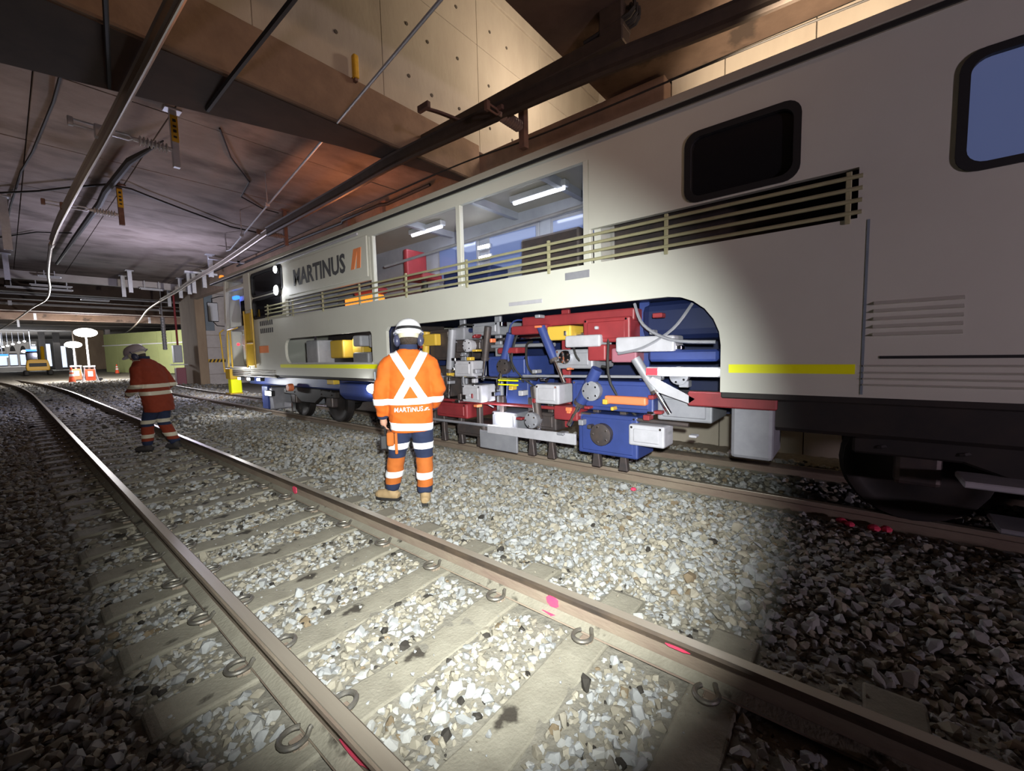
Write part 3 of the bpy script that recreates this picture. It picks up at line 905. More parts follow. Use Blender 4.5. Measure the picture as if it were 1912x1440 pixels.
for i, (y, x, ln) in enumerate(((17.2, 5.6, .55), (20.4, 5.65, .5))):
    t = thing('cable_bracket', ['grey arm bracket high on the ceiling over the train cab', 'grey arm bracket on the ceiling just beyond the train cab'][i], 'bracket', (x, y, 4.7))
    MB().box(x - .9, x + .2, y - .05, y + .05, 4.72, 4.80).build('arm', M['galv'], t, .01)
    MB().box(x - .05, x + .05, y - .05, y + .05, 4.72, CZ).build('post', M['galv'], t, .006)
# unlit lamp battens below the far slab
for i, (x0, x1, y, z) in enumerate(((.27, 2.44, 29.9, 4.86), (1.0, 2.38, 29.3, 4.95), (2.93, 4.12, 33.2, 4.80), (4.45, 5.4, 27.0, 4.86), (1.16, 1.86, 26.6, 5.0))):
    t = thing('lamp_batten', ['long silver lamp batten across the ceiling above the empty track', 'silver lamp batten hung just above the longest one', 'single batten over the gap between the tracks, farthest away',
                              'short silver batten close to the far conductor bar', 'small pale batten nearest of those over the empty track'][i], 'lamp', ((x0 + x1) / 2, y, z))
    MB().box(x0, x1, y - .06, y + .06, z - .04, z + .02).build('housing', M['galv'], t, .01)
    MB().tube([(x0 + .05, y, z - .06), (x1 - .05, y, z - .06)], .025, 8).build('tube', M['white'], t, smooth=True)
    for xx in (x0 + .2, x1 - .2):
        MB().box(xx - .015, xx + .015, y - .015, y + .015, z, CZ).build('drop_rod', M['galv'], t)
for i, (y, z, r) in enumerate(((31.9, 4.72, .06), (35.6, 4.78, .05), (37.5, 4.75, .07), (43, 4.75, .08))):
    cable('ceiling_pipe', [(-8.8, y, z), (9, y - .6, z)], r, 'galv' if i % 2 == 0 else 'steel_brown',
          ['pale pipe crossing the whole ceiling before the second beam', 'brown pipe crossing the ceiling behind the first pale pipe', 'pale pipe crossing the ceiling midway to the station', 'brown pipe crossing the ceiling nearest the station'][i], 'pipe', n=8)

# fittings on the edge beam behind the train and on the cross beam
cable('cable', [(6.14, 7.2, 4.95), (6.14, 8.8, 4.92), (6.05, 9.0, 4.92), (6.05, 10.7, 4.92), (6.14, 10.9, 4.92), (6.14, 15, 4.98), (6.14, 19, 4.95)], .035, 'rubber', 'thick black cable slung along the brown edge beam behind the train roof', 'cable')
for i, y in enumerate((9.0, 10.6)):
    t = thing('beam_bracket', ['small rusty bracket on the brown edge beam, nearer to the shaft', 'small rusty bracket on the brown edge beam, farther from the shaft'][i], 'bracket', (6.15, y, 4.5))
    MB().box(6.10, 6.20, y - .05, y + .05, 4.45, 5.0).build('upright', M['steel_brown'], t, .008)
    MB().box(6.08, 6.20, y - .22, y + .05, 4.96, 5.02).build('foot_plate', M['steel_brown'], t, .006)
t = thing('yellow_marker', 'narrow yellow marker standing at the foot of the bright shaft wall', 'marker', (3.5, 5.62, 5.2))
MB().box(3.46, 3.54, 5.58, 5.66, 5.24, 5.56).build('marker_plate', M['yellow_tag'], t, .02, 2)
MB().box(3.475, 3.525, 5.60, 5.70, 5.2, 5.28).build('marker_foot', M['steel_brown'], t, .005)

# ------------------------------------------------------------------ far end: lamp towers, cones, hoarding, digger, station
def gzf(x, y): return float(gz(x, y))


def lamp_tower(x, y, h, label, r):
    g = gzf(x, y)
    t = thing('lamp_tower', label, 'lamp', (x, y, g))
    MB().tube([(x, y, g + .25), (x, y, g + 1.7), (x, y, g + h - .15)], [.07, .06, .045], 10).build('mast', M['white'], t, smooth=True)
    MB().ball((x, y, g + h), (r, r * .8, r * .5), 16, 10).build('lamp_head', M['floodlamp'], t, smooth=True)  # oversized head, the lamp's glare is built into its shape
    for s in (-1, 1):
        for q_ in (-1, 1):
            MB().tube([(x + s * .42, y + q_ * .35, g + .03), (x + s * .30, y + q_ * .22, g + .62), (x + s * .26, y + q_ * .2, g + 1.2)], .03, 6).build('leg', M['galv'], t, smooth=True)
    MB().box(x - .32, x + .32, y - .24, y + .24, g + 1.12, g + 1.22).build('top_frame', M['white'], t, .01)
    MB().box(x - .27, x + .27, y - .3, y - .24, g + .1, g + .95).build('front_panel', M['cone'], t, .01)
    MB().box(x - .14, x + .14, y - .315, y - .30, g + .40, g + .80).build('panel_sticker', M['white'], t, .004)
    MB().lathe([(.12, -.06), (.14, -.03), (.14, .03), (.12, .06)], (x + .55, y, g + .14), 'y', 14).build('wheel', M['rubber'], t)
    return t


lamp_tower(4.1, 45.3, 3.75, 'taller lamp enlarged by its glare on a white mast, nearer one beside the orange cone', .66)
lamp_tower(3.62, 48.5, 2.9, 'shorter lamp enlarged by its glare standing behind the taller lamp mast', .5)
light('flood_light', 'POINT', (4.05, 44.6, 3.0), (0.92, 0.94, 1.0), 2200, 0.4)
light('flood_light', 'POINT', (3.55, 47.6, 2.2), (0.92, 0.94, 1.0), 900, 0.3)


def cone(x, y, h, label):
    g = gzf(x, y)
    t = thing('traffic_cone', label, 'cone', (x, y, g))
    MB().box(x - h * .24, x + h * .24, y - h * .24, y + h * .24, g, g + .05).build('base', M['rubber'], t, .015)
    MB().lathe([(h * .17, .05), (h * .13, h * .32), (h * .125, h * .33), (h * .04, h), (.01, h)], (x, y, g), 'z', 16).build('cone_body', M['cone'], t, smooth=True)
    for a, b in ((.42, .58), (.68, .80)):
        ra, rb = h * (.125 - .085 * (a - .33) / .67) + .008, h * (.125 - .085 * (b - .33) / .67) + .008
        MB().lathe([(ra, a * h), (rb, b * h)], (x, y, g), 'z', 16).build('white_band', M['white'], t, smooth=True)


cone(3.05, 44.2, 1.15, 'tall orange and white cone close to the lamp masts')
cone(7.1, 57.0, .95, 'small orange and white cone at the foot of the green hoarding')
t = thing('hoarding', 'pale green site hoarding with a light pipe along its upper part', 'hoarding', (8.6, 54, 0))
A, B = Vector((6.9, 62, 0)), Vector((11.2, 49.2, 0))
d = (B - A).normalized()
nrm = Vector((d.y, -d.x, 0))
for k in range(6):
    a, b = A + (B - A) * (k / 6), A + (B - A) * ((k + 1) / 6)
    mb = MB()
    p = [a + d * .02, b - d * .02, b - d * .02 - nrm * .1, a + d * .02 - nrm * .1]
    mb.prism([(q_.x, q_.y) for q_ in p], 'z', .02, 4.2)
    mb.build('panel', M['green_wall'], t)
MB().tube([A + nrm * .12 + Vector((0, 0, 3.0)), B + nrm * .12 + Vector((0, 0, 3.0))], .06, 8).build('pipe', M['white'], t)
# digger parked by the station
gx_, gy_ = 2.0, 60.0
g = gzf(gx_, gy_)
t = thing('digger', 'yellow digger seen from behind, parked far down the empty track', 'digger', (gx_, gy_, g))
MB().prism([(-.72, .45), (.72, .45), (.76, .8), (.66, 1.42), (.45, 1.5), (-.45, 1.5), (-.66, 1.42), (-.76, .8)], 'y', -.6, .9).xform(Matrix.Translation((gx_, gy_, g))).build('counterweight', M['digger'], t, .06, 2)
MB().box(gx_ - .55, gx_ + .55, gy_ - .64, gy_ - .59, g + .82, g + 1.15).build('engine_grille', M['black'], t, .02)
MB().box(gx_ - .68, gx_ + .1, gy_ + .1, gy_ + 1.3, g + 1.4, g + 2.2).build('cab', M['glass'], t, .06, 2)
MB().box(gx_ - .7, gx_ + .12, gy_ + .05, gy_ + 1.35, g + 2.2, g + 2.27).build('cab_roof', M['black'], t, .02)
for s in (-1, 1):
    MB().box(gx_ + s * .75 - .18, gx_ + s * .75 + .18, gy_ - .7, gy_ + 1.6, g, g + .48).build('crawler_track', M['rubber'], t, .12, 3)
MB().tube([(gx_ + .4, gy_ + 1.2, g + 1.2), (gx_ + .5, gy_ + 2.8, g + 2.7), (gx_ + .5, gy_ + 4.2, g + 1.6)], .14, 8).build('boom', M['digger'], t)

# the station hall
struct('floor', MB().box(-9, 1.75, 74, 100, -.2, 1.0), M['station'], 'station platform beside the far curve of the empty track', 'platform', .03)
arc_ = struct('wall_front', MB().box(-9, 14, 100, 100.4, -.2, 9), M['station'], 'back wall of the lit station hall', 'wall')
for k in range(7):
    x0 = -3.4 + k * .92
    t_ = MB()
    t_.prism([(x0, 1.0), (x0 + .22, 1.0), (x0 + .22, 4.3), (x0, 4.3)], 'y', 88, 88.5).build('pilaster', M['station'], arc_, .02)
    ar = [(x0 + .22, 2.75), (x0 + .92, 2.75), (x0 + .92, 4.4), (x0 + .22, 4.4)]
    hole = [(x0 + .32 + .25 * (1 - math.cos(a)), 3.05 + .75 * math.sin(a)) for a in np.linspace(0, PI, 9)]
    plate([(y_, z_) for y_, z_ in ar], [hole], 0, .3, 'arch', M['station'], arc_).data.transform(Matrix.Translation((0, 88.05, 0)) @ Matrix.Rotation(PI / 2, 4, 'Z') @ Matrix.Scale(-1, 4, (0, 1, 0)))
    o = MB().box(x0 + .24, x0 + .90, 88.3, 88.36, 1.15, 2.6).build('shop_window', M['shop'], arc_)
HN = ['first', 'second', 'third', 'fourth', 'fifth', 'sixth']
for i, (x, z) in enumerate(((-.3, 3.3), (.05, 3.42), (.42, 3.56), (.85, 3.75), (1.35, 3.95), (1.8, 4.1))):
    t = thing('hall_lamp', HN[i] + ' round white lamp from the left under the station canopy', 'lamp', (x, 80, z), group='row of round lamps under the station canopy')
    MB().ball((x, 80, z), (.13, .1, .09), 10, 6).build('globe', M['lamp_w'], t, smooth=True)
    MB().tube([(x, 80, z + .08), (x, 80, 5.3)], .02, 5).build('stem', M['galv'], t)
for i, (x0, x1, z0_, z1_, lb) in enumerate(((1.65, 2.5, 2.55, 2.95, 'blue lit hanging sign with a white end, above the digger'), (-.5, .35, 2.1, 2.45, 'blue lit hanging sign at the far left edge of the station'))):
    t = thing('hanging_sign', lb, 'sign', ((x0 + x1) / 2, 74, z0_))
    MB().box(x0, x1, 74, 74.1, z0_ + .12, z1_).build('sign_face', M['sign'], t, .01)
    MB().box(x0, x1, 74.01, 74.1, z0_, z0_ + .12).build('lit_strip', M['sign_white'], t, .005)
    MB().tube([((x0 + x1) / 2, 74.05, z1_), ((x0 + x1) / 2, 74.05, 5.2)], .03, 5).build('stem', M['galv'], t)
    if i == 0: MB().ball((x0 - .12, 74.03, z0_ + .18), (.2, .06, .16), 10, 6).build('lit_symbol', M['lamp_soft'], t)
for i, (x0, x1, y, m, lb) in enumerate(((2.9, 3.45, 78, 'dark', 'dark square column just right of the digger'), (4.15, 4.75, 79, 'dark', 'dark column between two lit station windows'), (5.55, 8.1, 72, 'pier', 'broad brown pier behind the lamp masts'),
                                       (8.0, 8.45, 70, 'block', 'slim grey column at the left end of the green hoarding'))):
    o = MB().box(x0, x1, y, y + (x1 - x0), -.3, 5.4).build('column', M[m], None, .03)
    tag(o, lb, 'column', kind='structure')
for i, (x0, x1, z0_, z1_) in enumerate(((3.5, 4.1, .9, 3.9), (4.8, 5.5, .7, 3.6), (2.4, 2.85, 1.9, 3.6))):
    o = MB().box(x0, x1, 84, 84.1, z0_, z1_)
    for k in range(3): o.box(x0 + .06, x1 - .06, 83.95, 84, z0_ + .2 + k * .8, z0_ + .35 + k * .8)
    o = o.build('shop_window', M['shop'], arc_)
light('hall_light', 'AREA', (1, 82, 5.1), (0.9, 0.95, 1.0), 500, aim=(1, 84, 0), size=(10, 8))
struct('ceiling', MB().box(-9, 14, 64, 101, 5.2, 5.6), M['station'], 'roof of the station hall', 'ceiling')
# wall equipment between the pier and the hoarding
t = thing('wall_cabinet', 'grey cabinet over a red box beside the tan pier', 'cabinet', (6.0, 30, 0))
MB().box(6.15, 6.55, 29.9, 30.3, 1.15, 2.15).build('cabinet_body', M['cabinet'], t, .02)
MB().box(6.19, 6.51, 29.88, 29.9, 1.2, 2.1).build('cabinet_door', M['cabinet'], t, .01)
MB().box(6.2, 6.65, 29.9, 30.35, -.3, .85).build('lower_box', M['purple_box'], t, .03)
MB().box(6.0, 6.75, 29.85, 30.3, 1.0, 1.06).build('shelf', M['galv'], t, .005)
MB().tube([(6.4, 30.1, 2.15), (6.4, 30.1, 5.2)], .05, 8).build('riser', M['red_pipe'], t)
t = thing('duct', 'silver ribbed duct hung left of the grey cabinet', 'duct', (6.05, 30.5, 1.9))
MB().lathe([(.09 + .02 * (k % 2), 1.9 + .08 * k) for k in range(24)], (5.9, 30.5, 0), 'z', 12).build('duct_body', M['galv'], t)
MB().tube([(5.9, 30.5, 3.7), (5.9, 30.5, 5.2)], .02, 6).build('hanger', M['galv'], t)

# ------------------------------------------------------------------ the maintenance train
X0, X1 = 3.577, 5.82
train = thing('maintenance_train', 'long white track maintenance train with handrails, lettered panel and open machinery bay', 'train', (4.7, 3, 0))
T = train


def tp(name, mb, m, parent=None, bevel=.0, seg=1, smooth=False, label=None):
    o = mb.build(name, M[m], parent or T, bevel, seg, smooth)
    if label: o['label'] = label
    return o


# side sheet with the machinery bay, the low window, gallery and cab openings
outer = [(-7, .93), (.80, .93), (.80, 1.30)]
for a in np.linspace(0, PI / 2, 7)[1:]:
    outer.append((.80 + .42 * (1 - math.cos(a)), 1.30 + .42 * math.sin(a)))
outer += [(5.24, 1.70), (5.30, 1.64), (5.30, .93), (10.70, .93), (10.70, 3.2), (-7, 3.2)]
gal = [(.0, 2.10), (8.62, 2.10), (8.62, 2.42), (5.62, 2.42), (5.62, 3.05), (1.95, 3.05), (1.95, 2.42), (.0, 2.42)]
holes = [gal, rrect(.34, 1.06, 2.46, 2.95, .09), rrect(-1.75, -.45, 2.27, 2.88, .1), rrect(5.68, 8.78, 1.17, 1.66, (.06, .2, .2, .06)),
         rrect(8.70, 10.28, 2.64, 3.10, .05), rrect(8.80, 10.28, 2.16, 2.56, .05)]
side = plate(outer, holes, X0, X0 + .05, 'side_panel', M['train'], T)
plate([(-7, .93), (12.0, .93), (12.0, 3.2), (-7, 3.2)], [rrect(8.7, 10.3, 2.4, 3.1, .05), rrect(2, 5.5, 2.4, 3.0, .05)], X1 - .05, X1, 'far_side_panel', M['train'], T)
# window frames and glass
for nm, (a, b, c, d), g in (('window', (.34, 1.06, 2.46, 2.95), 'glass'), ('window', (-1.75, -.45, 2.27, 2.88), 'glass_blue'), ('window', (8.70, 10.28, 2.64, 3.10), 'glass'), ('window', (8.80, 10.28, 2.16, 2.56), 'glass')):
    f = plate(rrect(a - .025, b + .025, c - .025, d + .025, .1), [rrect(a + .02, b - .02, c + .02, d - .02, .08)], X0 - .012, X0 + .03, nm, M['black'], T)
    plate(rrect(a, b, c, d, .08), [], X0 + .022, X0 + .03, 'pane', M[g], f)
# rear body joints, louvres and grooves
tp('body_seam', MB().box(X0 - .003, X0 + .01, -.064, -.050, .95, 2.08), 'panelgrey')
for k in range(5):
    tp('louvre_slat', MB().prism([(X0 - .022, 1.335 + .05 * k), (X0 + .01, 1.33 + .05 * k), (X0 + .01, 1.365 + .05 * k)], 'y', -.50, -.10), 'train')
for z in (1.195,):
    tp('waist_groove', MB().box(X0 - .004, X0 + .01, -7, -.14, z - .009, z + .009), 'black')
for z in (1.015, 1.055, 1.095, 1.14):
    tp('side_rib', MB().prism([(X0 - .016, z), (X0 + .01, z - .012), (X0 + .01, z + .012)], 'y', -7, -.06), 'train')
tp('reflective_strip', MB().box(X0 - .006, X0 + .005, -.02, .74, 1.085, 1.150), 'stripe', label='yellow reflective strip')
tp('reflective_strip', MB().box(X0 - .006, X0 + .005, 5.56, 9.05, 1.085, 1.150), 'stripe', label='yellow reflective strip')
tp('data_plate', MB().box(X0 - .006, X0 + .005, 1.95, 2.22, 1.98, 2.05), 'machine_grey', bevel=.003)
tp('data_plate', MB().box(X0 - .005, X0 + .005, 2.5, 2.95, 1.79, 1.83), 'machine_white', bevel=.003)
# bottom flange below the sheet
tp('sill_beam', MB().box(X0 + .02, X0 + .12, 5.3, 10.7, .88, .95), 'train_dark', bevel=.01)
tp('sill_beam', MB().box(X0 + .02, X0 + .12, -7, .8, .88, .95), 'train_dark', bevel=.01)
# roof with its lip
tp('roof', MB().prism([(X0 - .05, 3.19), (X0 - .05, 3.27), (X0 + .15, 3.31), (X1 - .15, 3.31), (X1 + .05, 3.27), (X1 + .05, 3.19)], 'y', -7, 12.88), 'train_roof', bevel=.012)
tp('roof_gutter', MB().box(X0 - .062, X0 - .045, -7, 12.86, 3.175, 3.205), 'black')
tp('roof_lip', MB().box(X0 - .075, X0 - .05, -7, 12.87, 3.205, 3.275), 'train_roof', bevel=.006)
tp('end_wall', MB().box(X0 + .05, X1 - .05, -7, -6.94, .93, 3.2), 'train')
tp('deck', MB().box(X0 + .05, X1 - .05, -6.9, 11.9, 1.96, 2.06), 'machine_grey')
tp('cabin_bulkhead', MB().box(X0 + .06, X1 - .06, 1.86, 1.93, 2.06, 3.19), 'train')
tp('cabin_bulkhead', MB().box(X0 + .06, X1 - .06, 8.55, 8.62, 2.06, 3.19), 'machine_grey')
tp('cabin_lining', MB().box(X0 + .35, X0 + .40, -6.9, 1.86, 2.06, 3.19), 'machine_dark')
# gallery: corridor wall, posts, lamps, seat and lockers
cw = tp('corridor_wall', MB().box(4.62, 4.68, 1.93, 8.55, 2.06, 3.19), 'inner')
for a in (2.15, 3.25, 4.35):
    f = MB().box(4.600, 4.625, a, a + .92, 2.42, 3.0).build('corridor_window', M['machine_grey'], cw, .01)
    MB().box(4.592, 4.603, a + .05, a + .87, 2.47, 2.95).build('window_pane', M['glass_blue'], cw)
for y in (1.98, 3.72, 5.58):
    tp('gallery_post', MB().box(X0 + .005, X0 + .065, y - .04, y + .04, 2.08, 3.19), 'train', bevel=.008)
for y0_, y1_, x, z in ((4.55, 5.3, 4.1, 3.11), (2.5, 3.3, 4.1, 3.11)):
    b = tp('gallery_lamp', MB().box(x - .05, x + .05, y0_, y1_, z, z + .07), 'galv', bevel=.01)
    MB().tube([(x, y0_ + .04, z - .012), (x, y1_ - .04, z - .012)], .022, 8).build('lamp_tube', M['lamp_soft'], b)
for z, y in ((2.83, 4.22), (2.68, 4.20), (2.53, 4.23)):
    b = tp('wall_lamp', MB().box(4.56, 4.60, y - .13, y + .13, z - .035, z + .035), 'galv', bevel=.008)
    MB().box(4.552, 4.562, y - .11, y + .11, z - .022, z + .022).build('lamp_lens', M['lamp_w'], b, .004)
for y in (2.55, 3.6, 4.9): tp('roof_rib', MB().box(X0 + .1, X1 - .1, y, y + .07, 3.10, 3.19), 'inner')
for p in ([(4.5, 2.0, 2.35), (4.5, 5.5, 2.35)], [(3.75, 2.0, 2.72), (3.75, 5.5, 2.62)]): tp('grab_rail', MB().tube(p, .02, 8), 'machine_grey', smooth=True)
s_ = tp('seat', MB().box(4.05, 4.45, 5.0, 5.4, 2.42, 2.52), 'red', bevel=.03, seg=2)
MB().box(4.05, 4.45, 5.36, 5.46, 2.5, 2.92).build('seat_back', M['red'], s_, .03, 2)
MB().tube([(4.25, 5.2, 2.06), (4.25, 5.2, 2.42)], .05, 8).build('seat_post', M['black'], s_)
tp('control_box', MB().box(4.0, 4.5, 2.3, 3.1, 2.06, 2.62), 'machine_dark', bevel=.03, seg=2)
tp('control_box', MB().box(4.1, 4.5, 3.7, 4.6, 2.06, 2.45), 'navy', bevel=.03, seg=2)
tp('tool_case', MB().box(3.68, 3.9, 5.75, 6.6, 2.08, 2.24), 'glow_orange', bevel=.02, label='glowing orange case')  # orange glow put in by emission, the case is no lamp
tp('tool_case', MB().box(3.68, 3.9, 5.65, 6.3, 2.26, 2.33), 'red', bevel=.02)
# handrails along the gallery
for k in range(4):
    tp('handrail', MB().tube([(X0 - .012, -.02, 2.135 + .075 * k), (X0 - .012, 9.6, 2.135 + .075 * k)], .014, 8), 'olive', smooth=True)
for k in range(9):
    y = .05 + 1.18 * k
    tp('stanchion', MB().box(X0 - .014, X0 + .012, y - .016, y + .016, 2.07, 2.40), 'olive', bevel=.004)
# lettered panel
pn = tp('sign_panel', MB().box(X0 - .022, X0 - .002, 5.66, 8.40, 2.47, 3.08), 'train', bevel=.008)
M['letter_dark'] = mat('letter_dark', (0.07, 0.07, 0.075), .6)
M['letter_orange'] = mat('letter_orange', (0.80, 0.25, 0.09), .6)
me = text_mesh('MARTINUS', .40, .002, .012)
xsz = max(v.co.x for v in me.vertices) - min(v.co.x for v in me.vertices)
sc = 1.86 / xsz
me.transform(Matrix(((0, 0, -1, X0 - .026), (-sc, 0, 0, 7.22), (0, sc * 1.05, 0, 2.63), (0, 0, 0, 1))))
me.materials.append(M['letter_dark'])
link(bpy.data.objects.new('lettering', me), pn)
for k in range(2):
    y = 6.12 - .17 * k
    MB().prism([(y, 2.63), (y - .10, 2.63), (y - .22 + .08 * k, 2.93), (y - .10 + .06 * k, 2.93)], 'x', X0 - .029, X0 - .022).build('emblem', M['letter_orange'], pn)
tp('roof_light_strip', MB().box(X0 - .03, X0 - .004, 5.9, 8.9, 3.125, 3.16), 'machine_white', bevel=.004)
# cab end
tp('cab_post', MB().box(X0 - .025, X0 - .004, 10.36, 10.70, 2.10, 3.17), 'train', bevel=.006)
tp('cab_lintel', MB().box(X0 + .0, X0 + .10, 10.72, 12.02, 2.92, 3.0), 'train', bevel=.01)
tp('cab_corner_post', MB().prism([(11.93, 3.19), (12.06, 3.19), (12.36, 1.05), (12.24, 1.05)], 'x', X0 - .01, X0 + .08), 'train', bevel=.01)
tp('cab_front', MB().prism([(11.98, 3.19), (12.04, 3.19), (12.34, 1.05), (12.30, .93), (12.24, .93)], 'x', X0 + .08, X1 - .05), 'train', bevel=.01)
tp('cab_back_wall', MB().box(X0 + .5, X0 + .55, 10.7, 11.95, 1.0, 3.19), 'machine_dark')
tp('door_frame', MB().box(X0 + .0, X0 + .14, 10.702, 10.79, 1.05, 2.95), 'train', bevel=.01)
dr = tp('cab_door', MB().box(X0 + .12, X0 + .17, 10.76, 11.46, 1.14, 2.78), 'train', bevel=.015)
MB().box(X0 + .112, X0 + .125, 10.84, 11.38, 2.0, 2.66).build('door_window', M['glass'], dr, .01)
MB().tube([(X0 + .12, 11.36, 1.6), (X0 + .08, 11.36, 1.62), (X0 + .08, 11.36, 1.85), (X0 + .12, 11.36, 1.87)], .012, 6).build('door_handle', M['galv'], dr)
tp('cab_sill', MB().box(X0 - .01, X0 + .4, 10.7, 12.2, 1.03, 1.10), 'train', bevel=.01)
for k in range(4):
    tp('grille_slat', MB().box(X0 - .012, X0 + .02, 9.35, 11.9, .875 + .042 * k, .898 + .042 * k), 'train_roof', bevel=.004)
tp('grille_back', MB().box(X0 + .02, X0 + .05, 9.35, 11.95, .86, 1.03), 'black')
tp('warning_lamp', MB().box(X0 + .0, X0 + .09, 11.30, 11.56, 2.70, 2.78), 'lamp_blue', bevel=.02, seg=2, label='lit blue lamp')
tp('tail_lamp', MB().ball((X0 - .0, 11.37, 1.63), (.03, .05, .035), 10, 6), 'lamp_red', label='small lit red lamp')
tp('roof_beacon', MB().lathe([(.06, 0), (.06, .06), (.045, .10), (.01, .11)], (X0 + .1, 12.5, 3.31), 'z', 12), 'glow_orange', label='orange roof beacon')
for y, z, r in ((8.83, 3.02, .075), (8.86, 2.62, .105)):
    b = tp('work_light', MB().lathe([(r * .6, .06), (r, .03), (r, -.01)], (X0 - .05, y, z), 'x', 16), 'black')
    MB().lathe([(r * .92, -.012), (r * .8, -.03), (.01, -.04)], (X0 - .05, y, z), 'x', 16).build('lamp_lens', M['lamp_w'], b, smooth=True)
yr = tp('yellow_guard', MB().box(X0 - .05, X0 - .02, 10.26, 10.72, 1.12, 2.30), 'yellow_rail', bevel=.01, label='yellow guard plate')
for p in ([(X0 - .05, 10.24, 1.08), (X0 - .05, 10.24, 2.36), (X0 - .05, 10.72, 2.36), (X0 - .05, 10.72, 1.08)], [(X0 - .03, 11.25, 2.02), (X0 - .05, 11.85, 1.98), (X0 - .05, 11.93, 1.85), (X0 - .05, 11.98, 1.08)],
          [(X0 - .05, 11.72, 1.08), (X0 - .05, 11.72, 1.98)], [(X0 - .05, 12.32, .95), (X0 - .08, 12.36, 1.95), (X0 - .02, 12.28, 2.02)], [(X0 - .05, 10.24, 1.62), (X0 - .05, 10.72, 1.62)]):
    tp('grab_rail', MB().tube(p, .018, 8), 'yellow_rail', smooth=True, label='yellow handrail')
tp('footstep', MB().box(X0 - .04, X0 + .25, 11.98, 12.32, .78, 1.05), 'yellow_rail', bevel=.015, label='yellow step box')
tp('footstep', MB().box(X0 - .02, X0 + .22, 12.02, 12.24, .42, .78), 'stripe', bevel=.015, label='bright yellow lower step')
tp('step_tread', MB().box(X0 - .06, X0 + .22, 11.98, 12.34, .40, .43), 'yellow_rail')
tp('buffer', MB().tube([(X0 + .45, 12.3, .95), (X0 + .45, 12.55, .95)], .07, 12).lathe([(.14, 12.55), (.15, 12.58), (.13, 12.6)], (X0 + .45, 0, .95), 'y', 14), 'black')
for y in (11.45, 10.85, 10.25):
    b = tp('marker_light', MB().box(X0 - .01, X0 + .08, y - .10, y + .10, .77, .85), 'black', bevel=.01)
    MB().box(X0 - .018, X0 - .008, y - .085, y + .085, .785, .838).build('lamp_lens', M['lamp_w'], b, .004)
mi = tp('wing_mirror', MB().box(X0 - .17, X0 + .07, 12.86, 12.90, 2.26, 2.76), 'black', bevel=.015)
MB().box(X0 - .155, X0 + .055, 12.852, 12.862, 2.28, 2.74).build('mirror_glass', M['mirror'], mi)
MB().tube([(X0 - .05, 12.9, 2.76), (X0 - .05, 12.9, 2.86), (X0 + .02, 12.5, 2.88), (X0 + .05, 12.12, 2.85)], .012, 6).build('mirror_arm', M['black'], mi)
MB().tube([(X0 - .05, 12.9, 2.26), (X0 - .03, 12.7, 2.15), (X0 + .05, 12.2, 2.1)], .012, 6).build('mirror_arm', M['black'], mi)
# cab side lettering (unreadable small marks) and orange sticker
for r_, z in enumerate((1.98, 1.82)):
    for k in range(7):
        tp('small_mark', MB().box(X0 - .004, X0 + .002, 9.30 + .10 * k, 9.30 + .10 * k + .06, z, z + .10), 'letter_dark')
tp('sticker', MB().box(X0 - .004, X0 + .002, 9.6, 10.1, 1.40, 1.55), 'letter_orange', label='orange sticker')
# inside the low window bay
tp('bay_back', MB().box(4.7, 4.75, 5.35, 9.2, .95, 1.95), 'machine_dark')
tp('bay_floor', MB().box(X0 + .05, 4.7, 5.35, 9.2, .95, 1.02), 'machine_grey')
for (y0_, y1_, z0_, z1_, x, m) in ((8.2, 8.7, 1.1, 1.62, 3.95, 'machine_white'), (7.5, 8.0, 1.25, 1.6, 4.1, 'machine_yellow'), (7.0, 7.35, 1.2, 1.62, 4.2, 'machine_yellow'), (6.55, 6.8, 1.45, 1.64, 3.9, 'machine_white'),
                                   (6.05, 6.3, 1.42, 1.64, 3.9, 'machine_white'), (6.5, 7.0, 1.12, 1.35, 4.0, 'machine_grey'), (5.75, 6.2, 1.1, 1.4, 4.1, 'machine_dark')):
    tp('equipment_box', MB().box(x, x + .35, y0_, y1_, z0_, z1_), m, bevel=.03, seg=2)
tp('window_sill', MB().box(X0 - .02, X0 + .03, 5.66, 8.5, 1.155, 1.185), 'machine_white', bevel=.006)
tp('bay_end_panel', MB().box(X0 + .06, X0 + .14, 5.02, 5.66, .72, 1.70), 'navy', bevel=.03, seg=2)

# underframe, bogies and wheels
tp('underframe', MB().box(3.85, 5.55, 5.35, 11.7, .66, .90), 'train_blue', bevel=.03)
tp('underframe', MB().box(3.8, 5.6, -7, .75, .62, .9), 'train_dark', bevel=.03)
tp('fuel_tank', MB().prism([(3.68, .82), (3.68, .62), (3.78, .52), (4.3, .52), (4.3, .86)], 'y', 5.45, 6.95), 'train_blue', bevel=.03, seg=2)
b = tp('headlight', MB().lathe([(.07, 3.72), (.10, 3.68), (.10, 3.655)], (0, 5.86, .76), 'x', 16), 'black')
MB().ball((3.655, 5.86, .76), (.03, .16, .075), 14, 8).build('lamp_lens', M['lamp_w'], b, smooth=True)
tp('yellow_fitting', MB().box(3.72, 3.84, 7.2, 7.45, .78, .87), 'machine_yellow', bevel=.01)
tp('orange_fitting', MB().lathe([(.07, 3.70), (.08, 3.73), (.08, 3.80)], (0, 9.1, .66), 'x', 14), 'orange_box')


